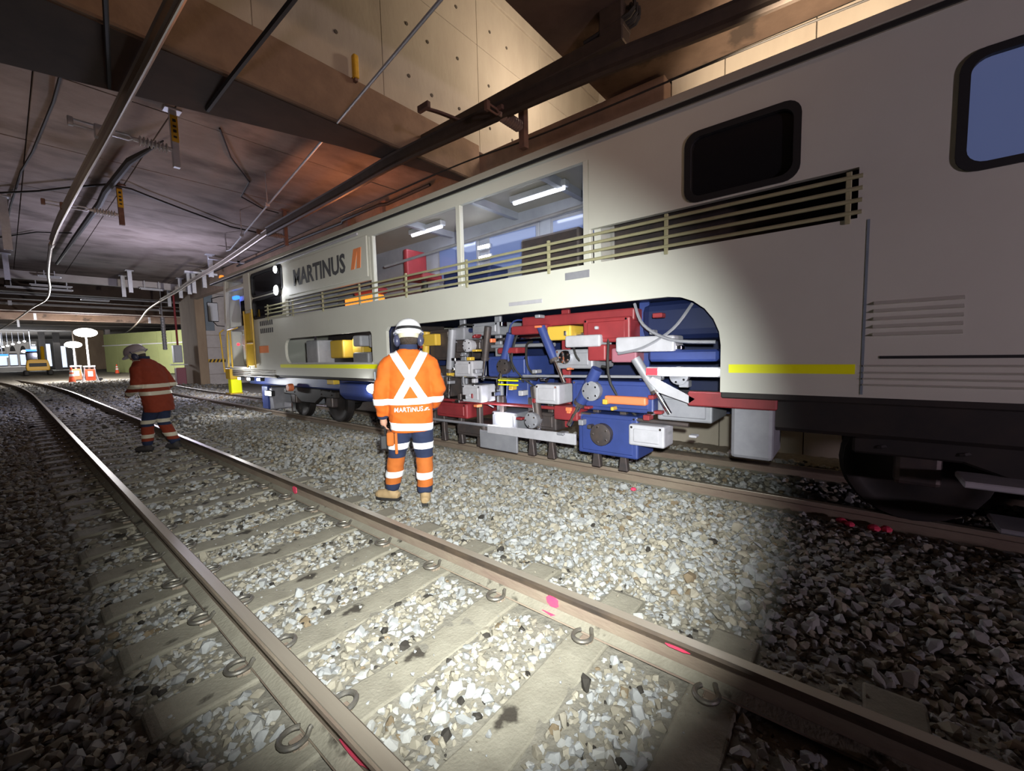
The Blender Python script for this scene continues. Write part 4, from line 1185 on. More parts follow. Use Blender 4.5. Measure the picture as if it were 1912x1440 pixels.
def wheelset(y, r=.40):
    for xx, s in ((XR - HALF, 1), (XR + HALF, -1)):
        prof = [(.06, -.10 * s), (.09, -.075 * s), (r * .55, -.05 * s), (r * .82, -.055 * s), (r * .86, -.065 * s), (r, -.06 * s), (r + .002, .03 * s), (r + .030, .045 * s), (r + .028, .062 * s), (r * .8, .06 * s), (.06, .05 * s)]
        tp('wheel', MB().lathe(prof, (xx, y, r), 'x', 28), 'train_dark', smooth=True)
        tp('axle_box', MB().box(xx - .24 * s, xx - .10 * s, y - .12, y + .12, r - .1, r + .14) if s > 0 else MB().box(xx + .10, xx + .24, y - .12, y + .12, r - .1, r + .14), 'machine_dark', bevel=.03, seg=2)
    tp('axle', MB().tube([(XR - HALF, y, r), (XR + HALF, y, r)], .07, 12), 'train_dark', smooth=True)


def bogie(y, wb, m='train_dark'):
    for s in (-1, 1):
        x = XR + s * .80
        tp('bogie_frame', MB().prism([(y - wb / 2 - .35, .50), (y - wb / 2 + .2, .50), (y - .3, .36), (y + .3, .36), (y + wb / 2 - .2, .50), (y + wb / 2 + .35, .50), (y + wb / 2 + .35, .62), (y + .5, .66), (y - .5, .66), (y - wb / 2 - .35, .62)],
                              'x', x - .05, x + .05), m, bevel=.015)
        for q_ in (-1, 1):
            for dy in (-.2, .2):
                tp('spring', MB().tube([(x + .0 + .05 * math.cos(a), y + q_ * wb / 2 + dy + .05 * math.sin(a), .52 + .012 * a) for a in np.linspace(0, 6 * PI / 2, 24)], .014, 5), m)
    for q_ in (-1, 1): wheelset(y + q_ * wb / 2)


bogie(8.55, 1.55)
bogie(-1.25, 1.75)
tp('snow_plough', MB().prism([(9.95, .14), (10.25, .10), (10.35, .62), (10.05, .62)], 'x', 3.75, 5.6), 'machine_grey', bevel=.02)
b = tp('plough_lamp', MB().box(3.68, 3.76, 9.9, 10.25, .44, .56), 'black', bevel=.01)
MB().box(3.672, 3.682, 9.92, 10.23, .455, .545).build('lamp_lens', M['lamp_w'], b)
tp('plough_side', MB().box(3.72, 3.80, 10.2, 10.55, .12, .66), 'train_blue', bevel=.02)
tp('guard_iron', MB().box(3.95, 4.05, 9.55, 9.95, .08, .3), 'chrome', bevel=.02)
tp('equipment_case', MB().box(3.72, 4.2, .45, .75, .38, .86), 'machine_grey', bevel=.03, seg=2)
tp('valance', MB().box(3.62, 3.68, .42, 1.06, .80, .92), 'red', bevel=.01, label='dark red valance')
tp('side_step', MB().box(3.62, 3.9, -1.3, -.55, .40, .44), 'machine_white', bevel=.008)
tp('side_step', MB().box(3.60, 3.9, -1.2, -.7, .16, .19), 'machine_grey', bevel=.008)

# machinery bay: back wall, tamping frames, motors, cylinders, hoses
tp('bay_back', MB().box(5.0, 5.06, .75, 5.35, .55, 1.96), 'navy')
tp('bay_roof', MB().box(X0 + .05, 5.6, .75, 5.35, 1.74, 1.80), 'navy')
tp('bay_end', MB().box(X0 + .08, 5.0, .72, .78, .9, 1.8), 'train_blue', bevel=.01)
tp('arch_liner', MB().box(3.95, 4.9, .82, 1.62, 1.36, 1.74), 'navy', bevel=.10, seg=3)
tp('blue_plate', MB().box(3.68, 3.95, .84, 1.42, 1.17, 1.27), 'train_blue', bevel=.02)
BOX = [  # y0, y1, z0, z1, x0, x1, material
    (1.60, 2.95, 1.56, 1.68, 3.80, 4.5, 'red'), (1.62, 2.12, 1.36, 1.60, 3.74, 4.2, 'red'), (2.55, 3.05, 1.48, 1.58, 3.72, 4.1, 'red'),
    (2.25, 2.55, 1.40, 1.55, 3.72, 4.1, 'machine_yellow'), (1.90, 2.30, 1.32, 1.44, 3.68, 3.95, 'machine_white'), (1.18, 1.72, 1.26, 1.40, 3.64, 3.9, 'machine_white'),
    (2.0, 2.45, 1.10, 1.30, 3.72, 4.2, 'machine_grey'), (1.85, 2.05, 1.18, 1.34, 3.70, 4.0, 'red'), (1.58, 1.84, 1.16, 1.30, 3.80, 4.1, 'purple_box'),
    (3.30, 3.75, 1.50, 1.66, 3.8, 4.3, 'machine_grey'), (3.55, 4.05, 1.30, 1.46, 3.78, 4.2, 'machine_dark'), (3.85, 4.1, 1.46, 1.62, 3.75, 4.1, 'machine_grey'),
    (3.65, 3.98, .99, 1.19, 3.68, 3.95, 'machine_white'), (3.51, 3.85, .67, .89, 3.68, 3.95, 'machine_white'), (2.37, 2.68, .72, .93, 3.66, 3.95, 'machine_white'),
    (2.84, 3.46, 1.00, 1.24, 3.76, 4.3, 'train_blue'), (2.90, 3.3, .62, .96, 3.9, 4.4, 'train_blue'), (4.15, 4.6, 1.2, 1.62, 3.8, 4.5, 'machine_dark'),
    (4.7, 5.15, .95, 1.5, 3.75, 4.4, 'navy'), (4.2, 4.65, .7, 1.12, 3.8, 4.3, 'machine_dark'), (4.35, 4.6, 1.40, 1.56, 3.7, 3.9, 'machine_yellow'),
    (1.40, 2.27, .68, .98, 3.76, 4.5, 'train_blue'), (1.45, 1.87, .76, .84, 3.70, 3.78, 'orange_box'), (1.56, 2.21, .22, .64, 3.78, 4.2, 'train_blue'),
    (1.28, 1.62, .38, .58, 3.70, 3.95, 'machine_white'), (2.18, 2.48, .55, .70, 3.72, 3.95, 'red'), (2.5, 2.9, .40, .60, 3.8, 4.2, 'machine_dark'),
    (2.95, 3.25, 1.27, 1.34, 3.7, 3.9, 'red'), (3.9, 4.5, .42, .62, 3.8, 4.5, 'red'), (3.1, 3.5, .30, .55, 3.85, 4.3, 'machine_grey'), (.92, 1.40, .62, .86, 3.85, 4.4, 'machine_grey'),
    (3.6, 4.1, .2, .36, 3.8, 4.3, 'machine_dark'), (4.55, 5.2, .3, .62, 3.8, 4.4, 'machine_dark')]
for (a, b_2, c, d_2, e, f_, m) in BOX:
    bx = tp('machine_housing', MB().box(e, f_, a, b_2, c, d_2), m, bevel=.018, seg=2)
    if (b_2 - a) > .3 and (d_2 - c) > .15:
        MB().box(e - .008, e + .01, a + .05, b_2 - .05, c + .035, d_2 - .035).build('cover_plate', M[m], bx, .008)
        for yy in (a + .035, b_2 - .035):
            MB().lathe([(.012, e - .012), (.012, e + .005)], (0, yy, d_2 - .025), 'x', 6).build('bolt', M['chrome'], bx)
CYL = [((3.72, 2.62, 1.55), (3.74, 2.35, .95), .05, 'train_blue'), ((3.72, 3.05, 1.5), (3.74, 3.30, .85), .05, 'train_blue'), ((3.74, 4.05, 1.6), (3.76, 4.2, .7), .055, 'machine_grey'),
       ((3.72, 1.95, 1.1), (3.75, 2.3, .5), .06, 'train_blue'), ((3.76, 4.6, 1.6), (3.78, 4.75, .6), .05, 'machine_yellow'), ((3.70, 1.55, 1.2), (3.76, 1.25, .7), .045, 'machine_grey'),
       ((3.72, 3.4, 1.6), (3.76, 3.55, .95), .045, 'machine_dark'), ((3.75, 2.75, .9), (3.78, 2.7, .3), .05, 'machine_dark')]
for a, b_2, r, m in CYL:
    A_, B_ = Vector(a), Vector(b_2)
    mdl = A_.lerp(B_, .6)
    c_o = tp('hydraulic_cylinder', MB().tube([A_, mdl], r, 12), m, smooth=True)
    MB().tube([mdl, B_], r * .5, 10).build('piston_rod', M['chrome'], c_o, smooth=True)
    MB().tube([A_.lerp(B_, .57), A_.lerp(B_, .62)], r * 1.15, 12).build('gland', M['machine_dark'], c_o)
for k, y in enumerate((1.75, 2.05, 2.62, 2.9, 3.35, 3.75, 4.1, 4.45)):
    tt = tp('tamping_tine', MB().prism([(y - .035, .75), (y + .035, .75), (y + .03, .22), (y + .05, .06), (y - .05, .06), (y - .03, .22)], 'x', 3.86, 3.93), 'machine_dark', bevel=.008)
for k in range(11):
    y, zt = random.uniform(1.5, 4.9), random.uniform(1.2, 1.72)
    y2, zb_ = y + random.uniform(-.55, .55), random.uniform(.5, zt - .25)
    ym = (y + y2) / 2 + random.uniform(-.1, .1)
    tp('hose', MB().tube(smooth_path([(3.95, y, zt), (3.75 + .05 * random.random(), y * .7 + y2 * .3, zt - .05), (3.72, ym, (zt + zb_) / 2 - .08), (3.95, y2, zb_)], 5), random.choice((.010, .014)), 6),
       random.choice(['rubber', 'rubber', 'train_blue', 'machine_grey']), smooth=True)
# frames, discs and small fittings between the housings
for y in (1.58, 2.48, 3.48, 4.12):
    tp('frame_plate', MB().prism([(y - .05, 1.74), (y + .05, 1.74), (y + .05, .55), (y + .02, .42), (y - .02, .42), (y - .05, .55)], 'x', 3.98, 4.02), random.choice(['red', 'machine_grey', 'train_blue']), bevel=.006)
for (y, z, r_, m) in ((2.0, .88, .10, 'machine_grey'), (3.15, 1.12, .09, 'machine_dark'), (3.72, 1.38, .08, 'machine_white'), (2.3, 1.22, .07, 'chrome'), (4.4, .95, .11, 'machine_grey'), (1.9, .45, .11, 'machine_dark'), (1.15, 1.05, .08, 'machine_grey'), (2.75, .52, .09, 'machine_grey'), (4.9, 1.25, .1, 'machine_dark')):
    dsc = tp('rotor_disc', MB().lathe([(r_ * .5, 3.66), (r_, 3.67), (r_, 3.73), (r_ * .8, 3.78), (r_ * .6, 3.9)], (0, y, z), 'x', 18), m, smooth=True)
    for q_ in range(5):
        a = 2 * PI * q_ / 5
        MB().lathe([(.010, 3.655), (.010, 3.675)], (0, y + r_ * .72 * math.cos(a), z + r_ * .72 * math.sin(a)), 'x', 6).build('bolt', M['chrome'], dsc)
for (y0_, y1_, z, x, r_, m) in ((1.7, 3.6, 1.46, 3.84, .018, 'chrome'), (2.6, 4.9, 1.36, 3.95, .022, 'machine_grey'), (1.3, 2.9, 1.03, 3.74, .014, 'machine_grey'), (2.7, 4.6, .98, 3.74, .016, 'chrome'),
                                (1.1, 2.4, .60, 3.80, .02, 'machine_dark'), (2.4, 4.8, .66, 3.80, .02, 'red'), (3.4, 5.1, 1.58, 3.86, .03, 'navy'), (3.2, 4.9, .38, 3.76, .018, 'machine_grey')):
    tp('hydraulic_pipe', MB().tube([(x, y0_, z), (x, y1_, z + random.uniform(-.03, .03))], r_, 8), m, smooth=True)
for k in range(64):
    y, z = random.uniform(1.0, 5.1), random.uniform(.35, 1.65)
    a, b_2 = random.uniform(.03, .09), random.uniform(.02, .06)
    tp('fitting', MB().box(3.655 + random.uniform(0, .05), 3.78, y, y + a, z, z + b_2), random.choice(['chrome', 'machine_white', 'machine_grey', 'red', 'machine_yellow', 'orange_box', 'machine_dark']), bevel=.006)
for p in ([(3.70, 1.05, 1.66), (3.66, 1.2, 1.45), (3.64, 1.45, 1.30), (3.66, 1.7, 1.25)], [(3.68, 1.55, 1.70), (3.64, 1.45, 1.5), (3.62, 1.2, 1.36), (3.63, .85, 1.33)]):
    tp('hose', MB().tube(smooth_path(p, 5), .014, 6), 'machine_grey', smooth=True)
b = tp('work_light', MB().box(3.61, 3.70, .80, 1.42, 1.045, 1.125), 'machine_white', bevel=.012)
MB().box(3.600, 3.612, .83, 1.30, 1.055, 1.115).build('lamp_lens', M['lamp_w'], b)
tp('marker_lens', MB().box(3.604, 3.614, 1.31, 1.41, 1.055, 1.115), 'lamp_red')
mf = tp('mud_flap', MB().prism([(1.0, .86), (1.36, 1.04), (1.40, 1.0), (1.30, .9), (1.05, .82)], 'x', 3.62, 3.635), 'machine_white')
for z in (1.03, 1.05): pass
tp('label_strip', MB().box(3.70, 3.712, 2.95, 3.25, .95, .965).box(3.70, 3.712, 2.95, 3.25, .90, .915), 'stripe')
tp('plough_blade', MB().prism([(2.2, .30), (3.45, .30), (3.45, .40), (2.2, .42)], 'x', 3.70, 3.73), 'machine_white', bevel=.006)
tp('plough_blade', MB().box(3.72, 3.75, 3.0, 3.6, .1, .32), 'machine_grey', bevel=.006)
light('bay_lamp', 'POINT', (3.75, 3.3, .50), (0.9, 0.93, 1.0), 9, 0.08)
light('gallery_light', 'AREA', (4.05, 3.8, 3.06), (0.74, 0.82, 1.0), 15, aim=(4.05, 3.8, 0), size=(.4, 3))
light('cab_light', 'POINT', (X0 - .25, 8.85, 2.62), (0.92, 0.95, 1.0), 9, 0.08)
light('marker_light_glow', 'POINT', (X0 - .3, 10.9, .7), (0.95, 0.97, 1.0), 40, 0.06)
light('headlight_glow', 'POINT', (X0 - .1, 5.86, .72), (0.95, 0.97, 1.0), 6, 0.05)
light('bay_window_light', 'POINT', (4.1, 7.3, 1.55), (0.95, 0.95, 0.9), 5, 0.1)

# ------------------------------------------------------------------ people
def remeshed(mb, voxel, it=5, fac=.5, wr=0.0, seed=0, floor_z=None):
    """one continuous skin grown over overlapping tapered forms"""
    me = bpy.data.meshes.new('body')
    me.from_pydata(mb.v, [], mb.f)
    bm = bmesh.new()
    bm.from_mesh(me)
    bmesh.ops.recalc_face_normals(bm, faces=bm.faces)
    bm.to_mesh(me)
    bm.free()
    o = bpy.data.objects.new('body', me)
    COL.objects.link(o)
    m = o.modifiers.new('r', 'REMESH')
    m.mode = 'VOXEL'
    m.voxel_size = voxel
    m = o.modifiers.new('s', 'SMOOTH')
    m.factor = fac
    m.iterations = it
    dg = bpy.context.evaluated_depsgraph_get()
    out = bpy.data.meshes.new_from_object(o.evaluated_get(dg))
    bpy.data.objects.remove(o)
    if wr:
        nn = [v.normal.copy() for v in out.vertices]
        for v, n_ in zip(out.vertices, nn):
            p = v.co
            a = noise.noise(Vector((p.x * 9 + seed, p.y * 9, p.z * 17 + 6 * p.x)))
            b = noise.noise(Vector((p.x * 22, p.y * 22 + seed, p.z * 30)))
            v.co = p + n_ * wr * (a + .45 * b)
    if floor_z is not None:
        for v in out.vertices:
            if v.co.z < floor_z: v.co.z = floor_z
    for f in out.polygons: f.use_smooth = True
    return out


def sliced(me, planes, off, name, m, parent):
    """shell cut from a garment between planes, lifted off the cloth: tape, cuffs"""
    bm = bmesh.new()
    bm.from_mesh(me)
    for co, no in planes:
        bmesh.ops.bisect_plane(bm, geom=bm.verts[:] + bm.edges[:] + bm.faces[:], plane_co=co, plane_no=no, clear_outer=True)
    bmesh.ops.remove_doubles(bm, verts=bm.verts[:], dist=1e-5)
    bm.normal_update()
    seen, isl = {}, 0
    for v0 in bm.verts:
        if v0 in seen: continue
        isl += 1
        stack = [v0]
        seen[v0] = isl
        while stack:
            v = stack.pop()
            for e in v.link_edges:
                u = e.other_vert(v)
                if u not in seen:
                    seen[u] = isl
                    stack.append(u)
    for k in range(1, isl + 1):
        fs = [f for f in bm.faces if seen[f.verts[0]] == k]
        if sum(f.calc_area() for f in fs) < 6e-4: continue
        ids, V_, F_ = {}, [], []
        for f in fs:
            for v in f.verts:
                if v not in ids:
                    ids[v] = len(V_)
                    V_ += [v.co + v.normal * off, v.co + v.normal * off * .1]
            a = [ids[v] for v in f.verts]
            F_ += [a, [q + 1 for q in a][::-1]]
            for l in f.loops:
                if len(l.edge.link_faces) == 1:
                    p, q = ids[l.vert], ids[l.link_loop_next.vert]
                    F_.append([q, p, p + 1, q + 1])
        o = bpy.data.meshes.new(name)
        o.from_pydata(V_, [], F_)
        o.polygons.foreach_set('use_smooth', [len(f) != 4 or f[0] % 2 == f[2] % 2 for f in F_])
        o.materials.append(m)
        link(bpy.data.objects.new(name, o), parent, True)
    bm.free()


def zone(me, levels, mats, fn):
    """cut the mesh on horizontal levels and give faces materials"""
    bm = bmesh.new()
    bm.from_mesh(me)
    for z in levels:
        bmesh.ops.bisect_plane(bm, geom=bm.verts[:] + bm.edges[:] + bm.faces[:], plane_co=(0, 0, z), plane_no=(0, 0, 1))
    me.materials.clear()
    for m in mats: me.materials.append(m)
    for f in bm.faces: f.material_index = fn(f.calc_center_median())
    bm.to_mesh(me)
    bm.free()


def ringbody(mb, rings, n=28):
    """closed loft of horizontal elliptical rings (a, b, z, xc, yc)"""
    v, f = [], []
    for a, b, z, xc, yc in rings:
        for j in range(n):
            t = 2 * PI * j / n
            c, s = math.cos(t), math.sin(t)
            e = .82
            v.append((xc + a * math.copysign(abs(c) ** e, c), yc + b * math.copysign(abs(s) ** e, s), z))
    for i in range(len(rings) - 1):
        a, b = i * n, (i + 1) * n
        f += [(a + j, a + (j + 1) % n, b + (j + 1) % n, b + j) for j in range(n)]
    f += [tuple(range(n))[::-1], tuple(range((len(rings) - 1) * n, len(rings) * n))]
    mb.add(v, f)


def hand(mb, wrist, d, side, curl=.5, palm_n=None):
    """palm, five unequal bent fingers and a thumb leaving the palm's side"""
    d = Vector(d).normalized()
    pn = Vector(palm_n).normalized()              # palm faces this way
    pn = (pn - d * pn.dot(d)).normalized()
    s = d.cross(pn).normalized() * side
    w_ = Vector(wrist)
    mb.tube([w_ - d * .03, w_ + d * .02, w_ + d * .055, w_ + d * .085], [.026, .030, .036, .030], 12)
    for i, (o_, L_) in enumerate(((-.030, .070), (-.010, .080), (.010, .075), (.028, .060))):
        b = w_ + d * .080 + s * (-o_)
        p1 = b + (d * math.cos(curl * .5) + pn * math.sin(curl * .5)) * L_ * .5
        p2 = p1 + (d * math.cos(curl * 1.3) + pn * math.sin(curl * 1.3)) * L_ * .32
        p3 = p2 + (d * math.cos(curl * 1.9) + pn * math.sin(curl * 1.9)) * L_ * .25
        mb.tube([b - d * .02, b, p1, p2, p3], [.010, .0105, .0095, .0088, .006], 8)
    b = w_ + d * .030 + s * .026
    mb.tube([b - s * .012, b + s * .014 + d * .02, b + s * .022 + d * .048 + pn * .012, b + s * .018 + d * .068 + pn * .022], [.013, .013, .011, .007], 8)


def person(name_label, loc, rz, P):
    t = thing('person', name_label, 'person', loc, rz)
    sp = P['spine']                                  # z -> (xc, yc)

    def sc_(z):
        zs = sorted(sp)
        x = np.interp(z, zs, [sp[k][0] for k in zs])
        y = np.interp(z, zs, [sp[k][1] for k in zs])
        return float(x), float(y)
    nb = Vector((*sc_(1.44), 1.44))
    hd = Vector(P['head'])
    tilt = P.get('tilt', 0.0)
    # --- body: head, neck, trunk, arms, legs and hands in one skin
    mb = MB()
    ringbody(mb, [(.13, .09, z, *sc_(z)) if z < 1.0 else (.145, .095, z, *sc_(z)) for z in (.80, .9, 1.0, 1.15, 1.3, 1.38)])
    mb.tube([nb - Vector((0, 0, .1)), nb + Vector((0, 0, .02)), hd + Vector((0, -.02, -.06))], [.085, .062, .058], 14)
    R_ = Matrix.Translation(hd) @ Matrix.Rotation(P.get('yaw', 0), 4, 'Z') @ Matrix.Rotation(tilt, 4, 'X')
    k = len(mb.v)
    mb.ball((0, 0, 0.0), (.077, .097, .112), 20, 14)
    mb.ball((0, .045, -.07), (.052, .050, .045), 14, 10)          # jaw
    mb.ball((0, .098, -.018), (.014, .020, .024), 10, 8)          # nose
    mb.ball((0, .088, .022), (.05, .014, .010), 10, 6)            # brow
    mb.ball((0, .092, -.058), (.024, .010, .007), 10, 6)          # lips
    for s in (-1, 1): mb.ball((s * .078, -.004, -.012), (.010, .020, .030), 10, 8)
    mb.xform(R_, k)
    for s, arm in ((-1, P['armL']), (1, P['armR'])):
        a, b, c = (Vector(q) for q in arm)
        mb.tube([a, a.lerp(b, .5), b, b.lerp(c, .4), c], [.055, .048, .040, .040, .027], 12)
        hv = Vector(P['handdir'][0 if s < 0 else 1])
        hand(mb, c, hv, s, P.get('curl', .6), (-s * .8, .35, 0))
    for leg in (P['legL'], P['legR']):
        a, b, c = (Vector(q) for q in leg)
        mb.tube([a, a.lerp(b, .5), b, b.lerp(c, .35), c], [.082, .07, .052, .052, .036], 12)
    o = remeshed(mb, .0068, 3, .4)
    o.materials.append(M['skin'])
    link(bpy.data.objects.new('body', o), t, True)
    for s in (-1, 1):
        e = MB().ball((s * .03, .088, .002), (.012, .008, .008), 10, 6).xform(R_).build('eye', M['eye'], t, smooth=True, local=True)
    # --- jacket
    jm = MB()
    j = [(.198, .128, P['hem'] + .0), (.203, .130, .80), (.203, .122, .95), (.206, .128, 1.1), (.210, .130, 1.24), (.200, .116, 1.345), (.150, .092, 1.425), (.080, .074, 1.475)]
    wd = P.get('wide', 1.0)
    ringbody(jm, [(a * wd, b * wd, z, *sc_(z)) for a, b, z in j])
    for arm in (P['armL'], P['armR']):
        a, b, c = (Vector(q) for q in arm)
        cc = b.lerp(c, .93)
        jm.tube([a + Vector((-a.x * .55, 0, .022)), a + Vector((-a.x * .2, 0, .005)), a + Vector((a.x * .08, 0, -.03)), a.lerp(b, .5), b, b.lerp(cc, .5), cc], [.062, .078, .083, .078, .074, .068, .056], 16)
    jk = remeshed(jm, .011, 5, .5, .0085, P['seed'])
    jmesh = jk.copy()
    jk.materials.append(M[P['jacket']])
    jo = link(bpy.data.objects.new('jacket', jk), t, True)
    rt_ = M[P['tape']]
    bz = P['band']
    sliced(jmesh, [((0, 0, bz - .030), (0, 0, -1)), ((0, 0, bz + .030), (0, 0, 1))], .005, 'waist_tape', rt_, jo)
    hz_ = P['hem'] + .055
    sliced(jmesh, [((0, 0, hz_ - .034), (P.get('hslope', 0), 0, -1)), ((0, 0, hz_ + .034), (-P.get('hslope', 0), 0, 1)), ((0, 0, .86), (0, 0, 1))] if not P.get('band2') else
           [((0, 0, P['band2'] - .030), (0, 0, -1)), ((0, 0, P['band2'] + .030), (0, 0, 1))], .005, 'hem_tape', rt_, jo)
    cx, cy = sc_(1.2)
    if P.get('cross', True):
        for s in (-1, 1):
            p0, p1 = Vector((cx - s * .150, 0, 1.455)), Vector((cx + s * .128, 0, bz))
            d = (p1 - p0).normalized()
            n_ = Vector((d.z, 0, -d.x))
            sliced(jmesh, [(p0 + n_ * .036, n_), (p0 - n_ * .036, -n_), ((0, cy + .03, 0), (0, 1, 0)), ((cx + .205, 0, 0), (1, 0, 0)), ((cx - .205, 0, 0), (-1, 0, 0)), ((0, 0, bz), (0, 0, -1))],
                   .005 + .0012 * s, 'cross_tape', rt_, jo)
    for s in (-1, 1):
        sliced(jmesh, [((cx + s * .10 - .033, 0, 0), (-1, 0, 0)), ((cx + s * .10 + .033, 0, 0), (1, 0, 0)), ((0, cy + .03, 0), (0, -1, 0)), ((0, 0, bz), (0, 0, -1)), ((0, 0, 1.45), (0, 0, 1))], .005, 'front_tape', rt_, jo)
    # collar and cuffs
    cl = MB()
    ct, cb = nb + Vector((0, .0, .075)), nb + Vector((0, 0, .0))
    n = 24
    v, f = [], []
    for r_, z in ((.090, cb.z), (.085, cb.z + .035), (.082, ct.z), (.074, ct.z), (.078, cb.z)):
        for q_ in range(n):
            a = 2 * PI * q_ / n
            v.append((nb.x + r_ * math.cos(a), nb.y + .005 + r_ * .88 * math.sin(a), z))
    for i in range(4): f += [(i * n + q_, i * n + (q_ + 1) % n, (i + 1) * n + (q_ + 1) % n, (i + 1) * n + q_) for q_ in range(n)]
    cl.add(v, f).build('collar', M['navy_cloth'], jo, smooth=True, local=True)
    for arm in (P['armL'], P['armR']):
        a, b, c = (Vector(q) for q in arm)
        MB().tube([b.lerp(c, .86), b.lerp(c, .94), b.lerp(c, 1.04)], [.052, .055, .046], 16).build('cuff', M['navy_cloth'], jo, smooth=True, local=True)
    # --- trousers
    tm = MB()
    px_, py_ = sc_(.8)
    ringbody(tm, [(.165, .118, z, px_, py_) for z in (.72, .8, .9)])
    for leg in (P['legL'], P['legR']):
        a, b, c = (Vector(q) for q in leg)
        tm.tube([a, a.lerp(b, .4), a.lerp(b, .75), b, b.lerp(c, .45), b.lerp(c, .85), c], [.108, .103, .092, .082, .082, .072, .066], 18)
    tr = remeshed(tm, .011, 5, .5, .007, P['seed'] + 3)
    tmesh = tr.copy()
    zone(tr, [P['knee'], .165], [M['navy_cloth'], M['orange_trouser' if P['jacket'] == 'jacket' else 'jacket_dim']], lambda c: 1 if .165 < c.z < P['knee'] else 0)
    to = link(bpy.data.objects.new('trousers', tr), t, True)
    sliced(tmesh, [((0, 0, P['thigh'] - .030), (0, 0, -1)), ((0, 0, P['thigh'] + .030), (0, 0, 1))], .004, 'thigh_tape', rt_, to)
    sliced(tmesh, [((0, 0, P['shin'] - .030), (0, 0, -1)), ((0, 0, P['shin'] + .030), (0, 0, 1))], .004, 'shin_tape', rt_, to)
    # --- boots
    for leg, toe in ((P['legL'], P['toes'][0]), (P['legR'], P['toes'][1])):
        c = Vector(leg[2])
        d = Vector((toe[0], toe[1], 0)).normalized()
        g = Vector((c.x, c.y, 0))
        b = MB()
        b.tube([c + Vector((0, 0, .05)), c + Vector((0, 0, .0)), g + Vector((0, 0, .05))], [.044, .048, .052], 14)
        b.tube([g - d * .075 + Vector((0, 0, .035)), g - d * .03 + Vector((0, 0, .045)), g + d * .06 + Vector((0, 0, .045)), g + d * .14 + Vector((0, 0, .038)), g + d * .185 + Vector((0, 0, .030))], [.036, .048, .052, .048, .028], 14)
        bo = remeshed(b, .010, 4, .5, 0, 0, .004)
        bo.materials.append(M[P['boot']])
        b_o = link(bpy.data.objects.new('boot', bo), t, True)
        s_ = Vector((d.y, -d.x, 0))
        sole = [(g + d * a_ + s_ * w2) for a_, w2 in ((-.085, -.03), (-.085, .03), (0, .042), (.1, .05), (.17, .035), (.195, 0), (.17, -.035), (.1, -.05), (0, -.042))]
        MB().prism([(q.x, q.y) for q in sole], 'z', -.012, .016).build('sole', M['rubber'], b_o, .004, local=True)
    # --- head gear
    k = MB().ball((0, -.012, -.020), (.088, .096, .094), 22, 14)
    hv = []
    for p in k.v:
        q = Vector(p)
        q += q.normalized() * .006 * noise.noise(q * 60)
        if q.y > .045: q.y = .045
        hv.append(tuple(q))
    k.v = hv
    k.xform(R_).build('hair', M['hair'], t, smooth=True, local=True)
    he = MB()
    prof = [(.128, .030), (.130, .040), (.126, .075), (.112, .115), (.086, .146), (.048, .163), (.008, .168)]
    he.lathe(prof, (0, 0, 0), 'z', 32)
    he.v = [(p[0] * .96, p[1] * 1.14, p[2] - .10 * min(0, p[1]) * 0 - (.018 if p[2] < .035 and p[1] < -.05 else 0)) for p in he.v]
    he.add([], [])
    br = []
    n = 32
    v, f = [], []
    for r_, z in ((.120, .034), (.148, .024), (.150, .030), (.122, .046)):
        for q_ in range(n):
            a = 2 * PI * q_ / n
            fr = max(0, math.sin(a)) ** 2
            v.append((r_ * .96 * math.cos(a), r_ * 1.12 * math.sin(a) + fr * .03 * (1 if r_ > .13 else 0), z - .012 * fr))
    for i in range(4): f += [(i * n + q_, i * n + (q_ + 1) % n, ((i + 1) % 4) * n + (q_ + 1) % n, ((i + 1) % 4) * n + q_) for q_ in range(n)]
    he.add(v, f)
    he.tube([(0, -.10, .105), (0, -.03, .160), (0, .05, .163), (0, .115, .10)], .012, 8)
    hel = he.xform(R_).build('helmet', M[P['helmet']], t, smooth=True, local=True)
    if P.get('stripe', True):
        st_ = MB().lathe([(.1305, .052), (.1295, .064), (.1255, .080), (.1225, .080), (.126, .052)], (0, 0, 0), 'z', 32)
        st_.v = [(p[0] * .965, p[1] * 1.145, p[2] + .06 * p[0] * 0) for p in st_.v]
        st_.xform(R_).build('helmet_stripe', M['black'], hel, smooth=True, local=True)
    ha = MB().lathe([(.098, -.022), (.101, .0), (.104, .034), (.098, .034), (.094, -.02)], (0, -.004, 0), 'z', 28)
    ha.v = [(p[0] * .96, p[1] * 1.10, p[2]) for p in ha.v]
    ha.xform(R_).build('helmet_harness', M['cream'], hel, smooth=True, local=True)
    for s in (-1, 1):
        m_ = MB().ball((s * .108, -.012, -.040), (.034, .046, .058), 16, 10).xform(R_).build('ear_muff', M['muff'], hel, smooth=True, local=True)
        MB().tube([(s * .122, -.01, .0), (s * .135, -.005, .03), (s * .128, 0, .055)], .008, 6).xform(R_).build('muff_arm', M['muff'], m_, smooth=True, local=True)
    return t, jo, to, jmesh


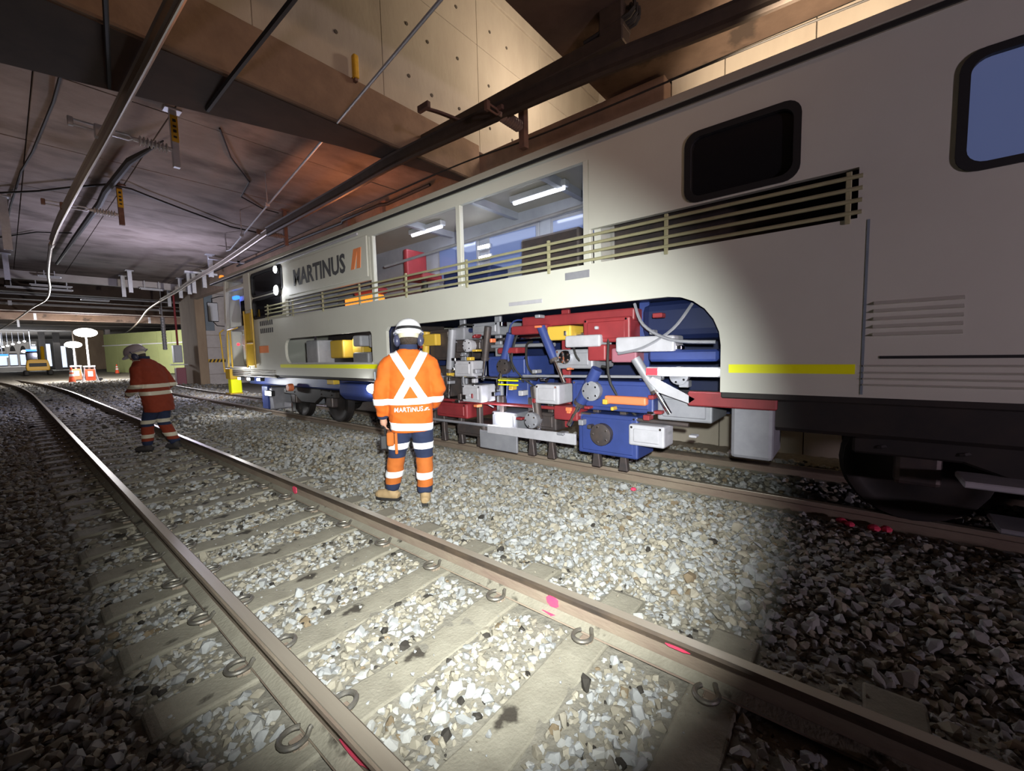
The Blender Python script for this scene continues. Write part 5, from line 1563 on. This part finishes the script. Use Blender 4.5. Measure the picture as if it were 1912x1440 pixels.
az = math.atan2(2.43, 3.25)
g1 = gzf(2.43, 3.25) + .015
P1 = dict(spine={.6: (.0, 0), .95: (.0, 0), 1.2: (0, -.005), 1.5: (.0, .0)}, head=(.008, .045, 1.592), tilt=-.14, yaw=-.05,
          armL=((-.182, 0, 1.355), (-.272, -.025, 1.075), (-.262, .05, .835)), armR=((.182, 0, 1.355), (.262, -.03, 1.085), (.215, .13, .90)),
          handdir=((.02, .25, -1), (-.5, .6, -.5)), legL=((-.085, .02, .78), (-.155, .07, .44), (-.215, .13, .10)), legR=((.092, -.01, .78), (.105, .0, .44), (.098, -.08, .10)),
          toes=((-.85, .5), (.12, 1)), hem=.69, band=.985, hslope=-.06, knee=.435, thigh=.552, shin=.265, seed=2.3, jacket='jacket', tape='retro', helmet='helmet', boot='boot')
man, jac, tro, jmesh = person('person seen from behind in bright orange jacket with white cross tape and white helmet', (2.43, 3.25, g1), -az, P1)
# lettering on the back, laid onto the cloth
bvh = BVHTree.FromPolygons([v.co[:] for v in jmesh.vertices], [p.vertices[:] for p in jmesh.polygons])
me = text_mesh('MARTINUS', .1, .0, .0025)
xs_ = [v.co.x for v in me.vertices]
sc = .262 / (max(xs_) - min(xs_))
bm = bmesh.new()
bm.from_mesh(me)
extra = [[(.0, 0), (.026, 0), (.052, .030), (.026, .030)], [(.036, .0), (.064, .0), (.050, .016)]]
for f in bm.faces: pass
for v in bm.verts: v.co = Vector((v.co.x * sc - .022, 0, v.co.y * sc * 1.15 + .893))
for e in extra:
    bm.faces.new([bm.verts.new((.112 + a, 0, .893 + b)) for a, b in e])
for v in bm.verts:
    ys_ = []
    for dx in (-.02, 0, .02):
        for dz in (-.02, 0, .02):
            hit = bvh.ray_cast(Vector((v.co.x + dx, -1, v.co.z + dz)), Vector((0, 1, 0)))
            if hit[0]: ys_.append(hit[0].y)
    v.co.y = (.5 * min(ys_) + .5 * sum(ys_) / len(ys_) if ys_ else -.12) - .007
bmesh.ops.solidify(bm, geom=bm.faces[:], thickness=.001)
bm.to_mesh(me)
bm.free()
me.materials.append(M['retro'])
link(bpy.data.objects.new('lettering', me), jac, True)
# arm badge, hip pocket and radio
MB().box(-.318, -.306, -.03, .04, 1.19, 1.27).build('arm_badge', M['panelgrey'], jac, .003, local=True)
MB().box(-.235, -.165, -.07, .09, .565, .70).build('hip_pocket', M['orange_trouser'], tro, .02, 2, local=True)
MB().box(-.16, -.135, -.12, -.095, .50, .70).build('pocket_strap', M['orange_trouser'], tro, .004, local=True)
rd = MB().box(-.295, -.235, -.02, .05, .53, .66).build('radio', M['black'], tro, .01, 2, local=True)
MB().tube([(-.25, .0, .66), (-.25, .0, .74)], .008, 8).build('aerial', M['black'], rd, local=True)
MB().box(.178, .19, -.02, .04, .56, .70).build('side_tab', M['orange_trouser'], tro, .003, local=True)

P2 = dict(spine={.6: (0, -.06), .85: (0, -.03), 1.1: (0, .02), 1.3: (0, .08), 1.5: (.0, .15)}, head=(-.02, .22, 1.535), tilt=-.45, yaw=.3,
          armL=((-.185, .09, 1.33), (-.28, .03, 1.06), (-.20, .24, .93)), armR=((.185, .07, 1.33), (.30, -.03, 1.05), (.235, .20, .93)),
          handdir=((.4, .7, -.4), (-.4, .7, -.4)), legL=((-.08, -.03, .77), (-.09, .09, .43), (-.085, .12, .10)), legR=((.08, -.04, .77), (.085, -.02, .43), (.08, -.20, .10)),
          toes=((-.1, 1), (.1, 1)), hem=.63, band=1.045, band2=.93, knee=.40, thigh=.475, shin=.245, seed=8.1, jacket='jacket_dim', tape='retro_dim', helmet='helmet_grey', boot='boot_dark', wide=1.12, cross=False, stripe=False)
person('person in orange jacket coloured as if in shade walking head down between the rails', (1.49, 8.62, -.15), math.radians(38), P2)
